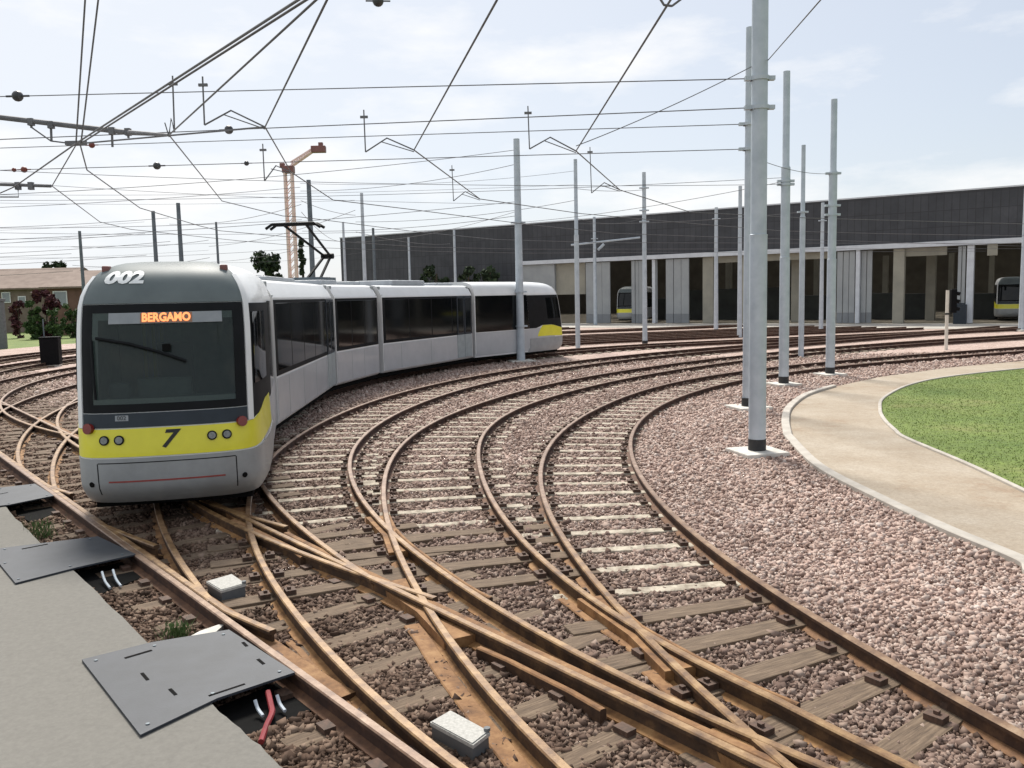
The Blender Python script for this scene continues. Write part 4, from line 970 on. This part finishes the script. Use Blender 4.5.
# ------------------------------------------------------------------ overhead wires
GW = 'overhead wires'
def wire(name, label, pts, r=.011, sag=0, grp=GW, mt=M_wire, cat='overhead wire', n=6, sub=8):
    P = [Vector(p) for p in pts]; out = []
    for a, b in zip(P[:-1], P[1:]):
        for k in range(sub):
            t = k / sub; q = a.lerp(b, t); q.z -= sag * 4 * t * (1 - t); out.append(q)
    out.append(P[-1]); mb = MB(); mb.tube(out, r, n); return tag(mb.build(name, mt, smooth=True), label, cat, grp)
ZW = 5.50
def zn(px, py, z): p = gp(px, py, z); return (p[0], p[1], z)
def follow(nm, s0, s1, st, z=ZW, sh=(0, 0), zig=.25):
    s, C, th = TRACKS[nm][:3]; out = []; k = 1
    for q in np.arange(s0, s1, st):
        i = np.abs(s - q).argmin(); n = np.array([-math.sin(th[i]), math.cos(th[i])]); p = C[i] + n * zig * k + np.array(sh); out.append((p[0], p[1], z)); k = -k
    e = C[-1] + np.array(sh) + np.array([math.cos(th[-1]), math.sin(th[-1])]) * 34; out.append((e[0], e[1], z)); return out
def over(n1, n2, f=1.7):
    a, b = np.array(zn(*n1, ZW)), np.array(zn(*n2, ZW)); return [tuple(a + (b - a) * f), tuple(b), tuple(a)]
W1 = over((576, 151), (668, 4)) + [zn(620, 190, ZW), zn(690, 212, ZW)] + follow('T1', 30, 46, 8)
wire('contact_wire', 'contact wire over the innermost curved track', W1, .0115)
W2 = over((414, 150), (497, 0)) + [zn(480, 199, ZW)] + follow('T2', 24, 52, 7)
wire('contact_wire', 'contact wire over the second curved track from the inside', W2, .0115)
W3 = over((265, 127), (327, 0)) + [zn(291, 172, ZW), zn(333, 200, ZW)] + follow('T3', 22, 46, 7)
wire('contact_wire', 'contact wire over the track right beside the tram', W3, .0115)
W4 = over((169, 135), (316, 0)) + [zn(222, 201, ZW), zn(283, 216, ZW)] + follow('T4', 18, 46, 7)
wire('contact_wire', 'contact wire over the tram, touched by its pantograph', W4, .0115)
W5 = over((80, 144), (306, 0)) + [zn(87, 170, ZW), zn(140, 208, ZW), zn(200, 226, ZW)] + follow('T4', 18, 44, 7, ZW, (-4.0, 4.6))
wire('contact_wire', 'contact wire over the first track beyond the tram', W5, .012)
W6 = over((76, 143.5), (298, 0)) + [zn(14, 187, ZW), (-24, 34, ZW)]
wire('contact_wire', 'contact wire running straight above the track along the platform', W6, .013)
W7 = [zn(76, 145, ZW), zn(52, 186, ZW), zn(100, 222, ZW)] + follow('T4', 14, 44, 7, ZW, (-6.2, 7.2))
wire('contact_wire', 'contact wire branching over the outer curved tracks by the black bin', W7, .011)
# steep feeder wires passing up over the camera
for x0, x1, x2, l in ((85, 76, 0, 'left of two steep feeder wires at the upper left'), (98, 81, 1, 'right of two steep feeder wires at the upper left')):
    p = zn(x1, 143, ZW); q = at(x0, 2, p[1] - 2.2); d = Vector(q) - Vector(p); e = Vector(p) + d * 3.5; wire('feeder_wire', l, [p, q, e], .012)
# cross spans: pairs of wires square across the tracks with droppers and steady arms
def span(label, a, b, r=.010, sag=.25): return wire('span_wire', label, [a, b], r, sag, 'cross-span wires', cat='span wire', sub=24)
zB = lambda px, py, P: at(px, py, P[1])
pl = (-22, 27.5)
span('upper span wire reaching left from the thickest pole', (PA[0] - .14, PA[1], 6.6), tuple(at(-60, 98, 18)), .0095, 0)
span('lower span wire reaching left from the thickest pole', (PA[0] - .14, PA[1], 6.11), tuple(at(-60, 142, 18)), .0095, 0)
span('upper cross-span wire from the half hidden pole to the far left', (PB[0] - .12, PB[1], 6.95), tuple(at(-60, 150, 25)), .0105, 0)
span('lower cross-span wire from the half hidden pole to the far left', (PB[0] - .12, PB[1], 6.36), tuple(at(-60, 172, 25)), .0105, 0)
span('slanting span wire from the thickest pole to the node over the innermost track', (PA[0] - .14, PA[1], 6.8), zn(576, 146, 5.6), .008, .05)
span('span wire from the thickest pole up over the right of the camera', (PA[0] + .14, PA[1], 6.9), tuple(at(824, -4, 9.0)), .008, 0)
span('upper wire from the first stepped pole to the broad pole', (PC[0], PC[1], 6.2), (.42, 38.4, 6.1), .009, .15)
span('wire from the slim stepped pole to the tall slim pole', (PD[0], PD[1], 6.2), (3.5, 46, 6.6), .010, .15)
span('upper wire from the path-tip pole towards the slim stepped pole', (PE[0], PE[1], 6.75), (PB[0], PB[1], 6.2), .008, .15)
PX = {'crane': (-11.0, 47), 'mid': (-9.3, 53.7), 'short': (-12.8, 80), 'end': (-14.4, 74), 'pairL': (-25.4, 61.6), 'pairR': (-21.9, 57), 'nose': (-24.2, 71), 'house': (-38.3, 77), 'broad': (.42, 38.4), 'tall': (3.5, 46), 'band': (7.4, 48.1), 'gang': (-5.9, 88), 'wallL': (-10.9, 92)}
def sp2(label, a, z0, b, z1, r=.012, sag=.25):
    A_ = PX[a] if isinstance(a, str) else a; B_ = PX[b] if isinstance(b, str) else b; span(label, (*A_, z0), (*B_, z1), r, sag)
sp2('wire from the dark tall pole by the crane out to the left', 'crane', 8.9, (-34, 43), 7.7, .013); sp2('lower wire from the dark tall pole by the crane out to the left', 'crane', 7.2, (-30, 38), 6.6, .012)
sp2('wire from the dark tall pole to the grey pole behind the tram', 'crane', 8.2, 'mid', 8.0, .013, .15); sp2('wire from the taller pole of the pair out to the left', 'pairR', 8.4, (-42, 50), 7.6, .014, .3)
sp2('lower wire from the taller pole of the pair out to the left', 'pairR', 6.9, (-40, 55), 6.2, .014, .2); sp2('wire between the two poles above the tram roof and the crane pole', 'pairR', 8.0, 'crane', 8.0, .013, .35)
sp2('wire from the lower pole of the pair out to the left', 'pairL', 7.8, (-52, 58), 7.0, .015, .3); sp2('second wire from the lower pole of the pair out to the left', 'pairL', 6.3, (-50, 66), 6.0, .015, .2)
sp2('wire from the slim pole above the nose to the house pole', 'nose', 7.9, 'house', 8.0, .017, .3); sp2('lower wire from the slim pole above the nose to the house pole', 'nose', 6.5, 'house', 6.4, .017, .4)
sp2('wire from the house pole out of the left edge', 'house', 7.4, (-62, 70), 7.0, .018, .2); sp2('lower wire from the house pole out of the left edge', 'house', 5.9, (-62, 80), 5.7, .018, .2)
sp2('wire from the grey pole behind the tram to the slim pole above the nose', 'mid', 8.3, 'nose', 7.4, .014, .4); sp2('wire from the broad pole to the dark tall pole by the crane', 'broad', 8.6, 'crane', 8.7, .012, .3)
sp2('lower wire from the broad pole to the dark tall pole by the crane', 'broad', 6.4, 'crane', 6.6, .012, .2); sp2('wire from the tall slim pole to the grey pole behind the tram', 'tall', 7.8, 'mid', 7.6, .013, .3)
sp2('wire from the banded pole to the tall slim pole', 'band', 8.5, 'tall', 8.4, .012, .1); sp2('wire from the wall pole over the gangway to the grey pole behind the tram', 'gang', 8.2, 'mid', 7.0, .015, .3)
sp2('wire between the depot end pole and the crane pole', 'end', 7.8, 'crane', 7.6, .014, .3); sp2('wire from the broad pole far out to the upper left', 'broad', 9.2, (-30, 34), 7.2, .012, .5); sp2('wire from the broad pole low out to the left', 'broad', 7.0, (-30, 40), 5.9, .012, .3)

fine = [((-24, 27), 7.6, 'broad', 6.9), ((-20, 23), 7.0, (8.4, 26.6), 6.1), ((-26, 31), 6.9, (8.4, 26.6), 6.3), ((-27, 33), 6.1, 'broad', 5.9), ((-30, 37), 7.9, 'tall', 8.6), ((-33, 41), 6.1, 'crane', 6.2), ((-36, 46), 8.8, 'mid', 8.9), ((-38, 47), 7.0, 'pairR', 7.4), ((-46, 57), 5.8, 'pairL', 5.6), ((-48, 60), 8.3, 'pairL', 8.6), ((-56, 72), 6.9, 'nose', 7.1), ((-60, 76), 8.2, 'house', 8.8), ((-30, 44), 5.6, (-11, 47), 5.7), ((-12.8, 80), 7.2, 'nose', 6.1), ('pairR', 5.6, 'crane', 5.7), ('tall', 6.9, 'band', 7.0), ('tall', 9.3, 'crane', 9.1), ('mid', 6.4, 'broad', 6.6)]
ordn = ['nearest', 'second', 'third', 'fourth', 'fifth', 'sixth', 'seventh', 'eighth', 'ninth', 'tenth', 'eleventh', 'twelfth', 'thirteenth', 'fourteenth', 'fifteenth', 'sixteenth', 'seventeenth', 'farthest']
for k, (a, z0, b, z1) in enumerate(fine): sp2('fine wire of the tangled web above the tram, %s from the camera' % ordn[k], a, z0, b, z1, .0075 + .0001 * k, .3)
# droppers with steady arms to the contact wire nodes
def dropper(label, px, ptop, pbot, node_px, P=None):
    nz = zn(*node_px, ZW); Y = nz[1]; a = at(px, ptop, Y); b = at(px + 1.5, pbot, Y); root = empty('dropper', tuple(b), label, 'dropper', 'droppers holding the contact wires')
    o = Vector(b); mb = MB(); mb.tube([Vector(a) - o + Vector((0, 0, .12)), Vector((0, 0, 0))], .012, 6); mb.box(Vector(a) - o, (.13, .035, .04)); mb.build('rod', M_wire, root)
    mid = Vector(b).lerp(Vector(nz), .45) + Vector((0, 0, .22)); mb = MB(); mb.tube([Vector((0, 0, 0)), mid - o, Vector(nz) - o], .013, 6); mb.tube([mid - o - Vector((.1, 0, .06)), Vector(nz) - o + Vector((0, 0, -.03))], .009, 6); mb.build('steady_arm', M_wire, root)
dropper('dropper with bent steady arm at the node over the second track', 364, 117, 152, (414, 150))
dropper('dropper with bent steady arm at the node over the innermost track', 528, 113, 149, (576, 151))
dropper('dropper with bent steady arm at the node over the track beside the tram', 203, 85, 125, (265, 127))
dropper('straight dropper holding the wire over the tram', 173, 84, 132, (169, 135))
dropper('small dropper above the second track, before the depot roof line', 452, 170, 201, (480, 199))
dropper('small dropper before the depot roof left of the banded pole', 590, 152, 193, (620, 190))
dropper('small dropper between the crane and the thick feeder node', 263, 150, 181, (291, 172))
# insulator beads
def bead(label, px, py, Y, r, mt=M_insul):
    p = at(px, py, Y); mb = MB(); d = Vector((1, .1, 0)); c = Vector(p)
    mb.tube([c - d * r * .98, c - d * r * .75, c - d * r * .4, c, c + d * r * .4, c + d * r * .75, c + d * r * .98], [r * .25, r * .68, r * .93, r, r * .93, r * .68, r * .25], 14); mb.tube([c - d * r * 2.2, c + d * r * 2.2], r * .14, 6); 
    tag(mb.build('insulator', mt, smooth=True), label, 'insulator', 'insulators on the overhead wires')
def bead_on(label, P0, b, px, r, mt=M_insul):
    a, b = np.array(P0, float), np.array(b, float); best = min(np.linspace(0, 1, 1500), key=lambda t: abs(512 + F * ((a + (b - a) * t - np.array([0, 0, EYE])) @ cr) / ((a + (b - a) * t - np.array([0, 0, EYE])) @ fw) - px))
    c = a + (b - a) * best; mb = MB(); d = Vector(b - a).normalized(); c = Vector(c)
    mb.tube([c - d * r * .98, c - d * r * .75, c - d * r * .4, c, c + d * r * .4, c + d * r * .75, c + d * r * .98], [r * .25, r * .68, r * .93, r, r * .93, r * .68, r * .25], 14); mb.tube([c - d * r * 2.4, c + d * r * 2.4], r * .2, 6)
    tag(mb.build('insulator', mt, smooth=True), label, 'insulator', 'insulators on the overhead wires')
A0, A1, B0, B1 = (PA[0] - .14, PA[1], 6.6), (PA[0] - .14, PA[1], 6.11), (PB[0] - .12, PB[1], 6.95), (PB[0] - .12, PB[1], 6.36)
e0, e1, e2, e3 = at(-60, 98, 18), at(-60, 142, 18), at(-60, 150, 25), at(-60, 172, 25)
bead_on('largest dark round insulator at the upper left', A0, e0, 17.5, .105); bead_on('dark insulator on the wire right of the thick bar', A1, e1, 229, .082); bead_on('dark insulator on the lowest long wire below the thick bar', B1, e3, 157, .10)
bead_on('small dark insulator left of the crane head', B1, e3, 246.5, .065); bead('dark insulator at the top edge of the photo', 378, 1, 9, .055)
bead_on('red insulator below the thick bar', B0, e2, 92, .08, M_redins); bead_on('red insulator near the left edge below the thick bar', B1, e3, 24, .085, M_redins); bead_on('dull red insulator beside the one at the left edge', B1, e3, 14, .06, M_redins)
# rigid section bar with hangers, upper left
a, b, c = at(-20, 115, 15.5), at(128, 132.5, 15.5), zn(169, 135, ZW)
root = empty('section_bar', tuple(a), 'thick dark sectioning bar with hangers at the upper left', 'sectioning bar'); o = Vector(a)
mb = MB(); mb.tube([Vector(a) - o, Vector(b) - o, Vector(c) - o], [.045, .045, .02], 8); mb.build('bar', M_wire, root, smooth=True)
for px, py, py2 in ((31, 122, 128), (51, 125, 141), (112, 131, 147), (128, 132, 138)):
    p, q = at(px, py, 15.5), at(px + .5, py2, 15.5); mb = MB(); mb.tube([Vector(p) - o + Vector((0, 0, .05)), Vector(q) - o], .02, 6); mb.box(Vector(p) - o, (.09, .09, .12)); mb.build('hanger', M_wire, root)
mb = MB(); mb.tube([Vector(at(31, 127, 15.5)) - o, Vector(at(51, 141, 15.5)) - o, Vector(at(75, 144, 15.5)) - o, Vector(zn(265, 127, ZW)) - o], .014, 6); mb.build('lower_wire', M_wire, root)
mb = MB(); mb.box(Vector(at(76, 143, 15.5)) - o, (.36, .06, .07)); mb.build('clamp', M_wire, root)
a = at(-12, 184, 19); root = empty('section_bar', tuple(a), 'shorter sectioning bar at the left edge below the thick bar', 'sectioning bar'); o = Vector(a)
mb = MB(); mb.tube([Vector((0, 0, 0)), Vector(at(51, 186, 19)) - o], .035, 8); mb.build('bar', M_wire, root, smooth=True)
for px in (18, 31): mb = MB(); mb.box(Vector(at(px, 186, 19)) - o, (.10, .09, .16)); mb.build('hanger', M_wire, root)
mb = MB(); mb.tube([Vector(at(18, 188, 19)) - o, Vector(at(18.5, 197, 19)) - o, Vector(at(-12, 197, 19)) - o], .016, 6); mb.build('lower_wire', M_wire, root)
wire('feeder_wire', 'hook shaped cable end at the top edge above the innermost track', [at(672, 6, 7.5), at(664, 5, 7.5), at(659, -3, 7.5)], .010)
wire('feeder_wire', 'short cable end beside the hook shaped one', [at(672, 6, 7.5), at(684, -3, 7.5)], .010)
# ------------------------------------------------------------------ small yard things
p = gp(946, 349.5); root = empty('signal_post', (p[0], p[1], 0), 'cream trackside signal post with black signal head before the right depot bays', 'signal')
mb = MB(); mb.tube([(0, 0, -.05), (0, 0, 2.75)], .075, 12); mb.build('post', M_cream, root, smooth=True)
mb = MB(); mb.tube([(0, 0, 1.62), (0, 0, 1.70)], .09, 12); mb.tube([(0, 0, 1.66), (.22, 0, 1.66)], .03, 6); mb.build('clamp', M_rubber, root)
mb = MB(); mb.box((.27, 0, 2.25), (.26, .24, 1.1), bev=.04); hd = mb.build('signal_head', M_blackbox, root)
for z in (2.6, 2.25, 1.9):
    mb = MB(); mb.tube([(.38, -.06, z), (.52, -.12, z - .03)], .085, 12, cap=False); mb.build('visor', M_blackbox, hd, smooth=True)
p = gp(52, 366); root = empty('yard_bin', (p[0], p[1], 0), 'black box cabinet standing between the tracks left of the tram', 'cabinet', None, .25)
mb = MB(); mb.box((0, 0, .72), (.84, .7, 1.30), bev=.05); mb.build('case', M_blackbox, root)
mb = MB(); mb.box((0, 0, 1.40), (.88, .74, .06), bev=.02); mb.build('lid', M_blackbox, root)
mb = MB(); mb.box((0, 0, .03), (.8, .6, .1)); mb.build('plinth', M_conc, root)
mb = MB(); mb.tube([(-.25, 0, 1.4), (-.25, 0, 2.3)], .03, 6); mb.build('antenna_rod', M_galv_dark, root)
# ------------------------------------------------------------------ trees, bushes, houses, crane
def leaves_mesh(name, centers, radii, n, size, mt, parent, squash=1.0):
    cs = np.array(centers, float); rs = np.array(radii, float); w = rs ** 2; pick = rng.choice(len(cs), n, p=w / w.sum()); d = rng.normal(size=(n, 3)); d /= np.linalg.norm(d, axis=1)[:, None]
    rr = rs[pick] * (rng.uniform(.35, 1.08, n)); P = cs[pick] + d * rr[:, None] * np.array([1, 1, squash])
    a = rng.normal(size=(n, 3)); a /= np.linalg.norm(a, axis=1)[:, None]; b = np.cross(a, rng.normal(size=(n, 3))); b /= np.linalg.norm(b, axis=1)[:, None]
    sz = size * rng.uniform(.5, 1.4, n)[:, None]; V = np.stack([P - a * sz, P + b * sz * .6, P + a * sz, P - b * sz * .6], 1)
    me = bpy.data.meshes.new(name); me.vertices.add(n * 4); me.vertices.foreach_set('co', V.ravel()); me.loops.add(n * 4); me.loops.foreach_set('vertex_index', np.arange(n * 4, dtype=np.int32))
    me.polygons.add(n); me.polygons.foreach_set('loop_start', np.arange(0, n * 4, 4, dtype=np.int32)); me.polygons.foreach_set('loop_total', np.full(n, 4, np.int32)); me.update(calc_edges=True)
    me.materials.append(mt); o = bpy.data.objects.new(name, me); COL.objects.link(o); o.parent = parent; return o
def tree(name, label, cat, x, y, h, w, mt, n=2200, conical=False, leaf=.22, trunk=.3, grp='trees and bushes round the yard', lowest=.15):
    root = empty(name, (x, y, -.2), label, cat, grp); cs, rs = [], []
    for k in range(26):
        f = random.uniform(lowest, .95); 
        if conical: rad = w / 2 * (1.05 - f); 
        else: rad = w / 2 * math.sqrt(max(.05, 1 - ((f - .55) / .5) ** 2))
        a = random.uniform(0, 6.28); q = random.uniform(.2, 1) * rad; cs.append((math.cos(a) * q, math.sin(a) * q, h * f)); rs.append(max(.25, w * random.uniform(.09, .19) * (.6 if conical else 1)))
    leaves_mesh('crown', cs, rs, n, leaf, mt, root)
    mb = MB(); mb.tube([(0, 0, 0), (.05, 0, h * .4), (0, .05, h * .85)], [trunk, trunk * .7, trunk * .2], 8)
    for k in range(7):
        c = Vector(cs[k]); mb.tube([(0, 0, c.z * .6), (c.x * .6, c.y * .6, c.z * .9), c], [trunk * .35, trunk * .22, trunk * .08], 5)
    mb.build('trunk', M_bark, root, smooth=True); return root
def ptree(name, label, cat, px, ptop, wpx, Y, mt, **k):
    p = at(px, ptop, Y); sc = F / Y; return tree(name, label, cat, p[0], p[1], p[2] + .2, wpx / sc, mt, **k)
ptree('tree', 'dark round tree showing above the tram roof, left of the crane', 'tree', 268, 250, 46, 120, M_leafd, n=3200, leaf=.30, lowest=.25)
ptree('conifer', 'dark slender conifer right behind the crane tower', 'tree', 301, 236, 15, 115, M_leafd, conical=True, n=2200, leaf=.28)
ptree('bush', 'bright green bush showing above the tram roof by the pantograph', 'bush', 331, 268, 28, 62, M_leafg, n=1800, leaf=.2)
ptree('bush', 'leftmost of the three dark bushes above the tram roof before the depot wall', 'bush', 436, 264, 30, 93, M_leafd, n=1800, leaf=.25, lowest=.05)
ptree('bush', 'dark bush before the depot wall, directly left of the broad pole', 'bush', 490, 263, 26, 90, M_leafd, n=1800, leaf=.25, lowest=.05)
ptree('bush', 'middle one of the three dark bushes above the tram roof before the depot wall', 'bush', 468, 265, 24, 90, M_leafd, n=1500, leaf=.25, lowest=.05)
ptree('tree', 'low dark tree top peeking over the tiled roof at far left', 'tree', 53, 261, 28, 135, M_leafd, n=1500, leaf=.4)
ptree('shrub', 'large dark red shrub before the houses at far left', 'shrub', 44, 289, 24, 80, M_leafr, n=3600, leaf=.17, trunk=.08, lowest=.04)
ptree('shrub', 'smaller dark red shrub at the far left edge', 'shrub', 17, 300, 17, 82, M_leafr, n=1600, leaf=.13, trunk=.08, lowest=.04)
ptree('shrub', 'tall green shrub between the two red shrubs', 'shrub', 31, 301, 17, 78, M_leafg, n=3200, leaf=.16, trunk=.08, lowest=.04)
ptree('shrub', 'green shrub in front of the big red shrub', 'shrub', 54, 308, 22, 78, M_leafg, n=1600, leaf=.12, trunk=.07, lowest=.04)
ptree('shrub', 'green shrub close to the left edge of the tram', 'shrub', 70, 302, 17, 80, M_leafg, n=1600, leaf=.12, trunk=.07, lowest=.04)
def house(label, px0, px1, py_ridge, py_eave, Y, wall, depth=9, hip=False, wins=()):
    a, b = at(px0, py_eave, Y), at(px1, py_eave, Y); rz = at(px0, py_ridge, Y)[2]; root = empty('house', (a[0], a[1], 0), label, 'house', 'houses behind the grass verge'); L = b[0] - a[0]; e = a[2]
    mb = MB(); mb.box((L / 2, depth / 2, e / 2 - .1), (L, depth, e + .2)); mb.build('wall', wall, root)
    o = .5; mb = MB(); vs = [(-o, -o, e), (L + o, -o, e), (L + o, depth + o, e), (-o, depth + o, e), (0 if hip else -o, depth / 2, rz), (L + (-2 if hip else o), depth / 2, rz)]
    vs += [(x, y, z - .18) for x, y, z in vs[:4]]
    mb.add(vs, [(0, 1, 5, 4), (2, 3, 4, 5), (1, 2, 5), (3, 0, 4), (6, 7, 1, 0), (7, 8, 2, 1), (8, 9, 3, 2), (9, 6, 0, 3), (6, 9, 8, 7)]); mb.build('roof', M_tile, root)
    for (wx, wy0, wy1, ww) in wins:
        p0, p1 = at(wx, wy0, Y), at(wx, wy1, Y); w = ww * Y / F; x = p0[0] - a[0]
        mb = MB(); mb.box((x, -.03, (p0[2] + p1[2]) / 2), (w + .2, .1, p0[2] - p1[2] + .2)); f = mb.build('window', M_white, root); mb = MB(); mb.box((x, -.09, (p0[2] + p1[2]) / 2), (w, .04, p0[2] - p1[2])); mb.build('pane', M_winglass, f)
    return root
house('long brown house with a tiled roof at the far left', -70, 52, 268, 290, 100, M_brick, 14, wins=((6, 293, 302, 7), (22, 297, 303, 6)))
house('red brick house with a bright window, beside the tram nose', 46, 130, 269, 287, 88, M_redbrick, 12, wins=((60, 292, 305, 12),))
# wire fence posts on the verge
p = at(-4, 290, 62); mb = MB(); mb.box((p[0], p[1], 1.6), (.9, .3, 3.4), bev=.05); mb.box((p[0], p[1], 3.4), (1.0, .4, .2), bev=.03); tag(mb.build('utility_cabinet', M_boxside), 'tall grey cabinet cut by the left edge of the photo', 'cabinet')
# tower crane
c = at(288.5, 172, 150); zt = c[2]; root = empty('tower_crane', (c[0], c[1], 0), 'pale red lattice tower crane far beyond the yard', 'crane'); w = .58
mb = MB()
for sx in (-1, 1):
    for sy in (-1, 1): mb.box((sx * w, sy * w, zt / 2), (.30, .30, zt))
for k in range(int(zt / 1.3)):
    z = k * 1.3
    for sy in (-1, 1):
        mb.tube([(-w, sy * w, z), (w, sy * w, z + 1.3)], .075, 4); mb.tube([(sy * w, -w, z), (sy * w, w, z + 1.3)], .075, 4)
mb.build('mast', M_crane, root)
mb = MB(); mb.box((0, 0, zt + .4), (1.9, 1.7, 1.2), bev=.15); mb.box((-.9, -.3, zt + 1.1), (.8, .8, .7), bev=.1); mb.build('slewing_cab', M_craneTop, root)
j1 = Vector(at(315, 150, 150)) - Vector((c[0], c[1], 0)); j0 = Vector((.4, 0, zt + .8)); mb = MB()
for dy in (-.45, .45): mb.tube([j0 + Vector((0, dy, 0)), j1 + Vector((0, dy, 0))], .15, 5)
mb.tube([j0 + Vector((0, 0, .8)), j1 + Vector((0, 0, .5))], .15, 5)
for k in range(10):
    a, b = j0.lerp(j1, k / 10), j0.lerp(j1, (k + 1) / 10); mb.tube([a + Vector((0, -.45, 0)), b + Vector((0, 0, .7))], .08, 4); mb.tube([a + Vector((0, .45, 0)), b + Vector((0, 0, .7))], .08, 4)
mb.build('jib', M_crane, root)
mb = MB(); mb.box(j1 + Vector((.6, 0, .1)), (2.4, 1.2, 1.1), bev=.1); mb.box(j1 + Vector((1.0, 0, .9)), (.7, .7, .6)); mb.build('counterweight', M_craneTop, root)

# ------------------------------------------------------------------ sky and sun
SUN_AZ, SUN_EL = R(-16), R(50)      # azimuth from +y towards +x
w = bpy.data.worlds.new('World'); scn.world = w; w.use_nodes = True; t = w.node_tree; bg = t.nodes['Background']
sky = t.nodes.new('ShaderNodeTexSky'); sky.sky_type = 'NISHITA'; sky.sun_disc = False; sky.sun_elevation = SUN_EL; sky.sun_rotation = SUN_AZ; sky.air_density = 1.0; sky.dust_density = 1.2; sky.ozone_density = 1.8
tc = t.nodes.new('ShaderNodeTexCoord'); mp = node(t, 'ShaderNodeMapping'); mp.inputs['Scale'].default_value = (1, 1, 3.2); mp.inputs['Location'].default_value = (.3, .55, .1); t.links.new(tc.outputs['Generated'], mp.inputs[0])
n = noise(t, 2.6, 8, .58, vec=mp.outputs[0]); rc = ramp(t, n.outputs[0], [(.50, (0, 0, 0)), (.66, (1, 1, 1))])
# veil of thin cloud, thicker towards the left and the horizon
sp = t.nodes.new('ShaderNodeSeparateXYZ'); t.links.new(tc.outputs['Generated'], sp.inputs[0])
mx = node(t, 'ShaderNodeMapRange'); mx.inputs['From Min'].default_value = -.65; mx.inputs['From Max'].default_value = .55; mx.inputs['To Min'].default_value = .93; mx.inputs['To Max'].default_value = .52; t.links.new(sp.outputs[0], mx.inputs[0])
veil = mix(t, mx.outputs[0], sky.outputs[0], (8.9, 9.25, 9.8))
cl = node(t, 'ShaderNodeMath', operation='MULTIPLY'); cl.inputs[1].default_value = .85; t.links.new(rc.outputs[0], cl.inputs[0])
full = mix(t, cl.outputs[0], veil, (10.4, 10.3, 10.2))
t.links.new(full, bg.inputs['Color']); bg.inputs['Strength'].default_value = .086
sl = bpy.data.lights.new('sun', 'SUN'); sl.energy = 5.0; sl.angle = R(14); sl.color = (1, .95, .87); so = bpy.data.objects.new('sun', sl); COL.objects.link(so)
dv = Vector((math.sin(SUN_AZ) * math.cos(SUN_EL), math.cos(SUN_AZ) * math.cos(SUN_EL), math.sin(SUN_EL))); so.rotation_euler = dv.to_track_quat('Z', 'Y').to_euler()
vs_ = scn.view_settings; vs_.view_transform = 'Standard'; vs_.look = 'None'; vs_.exposure = 0.27; vs_.gamma = 1; vs_.use_curve_mapping = False
scn.cycles.max_bounces = 6; scn.cycles.use_denoising = True
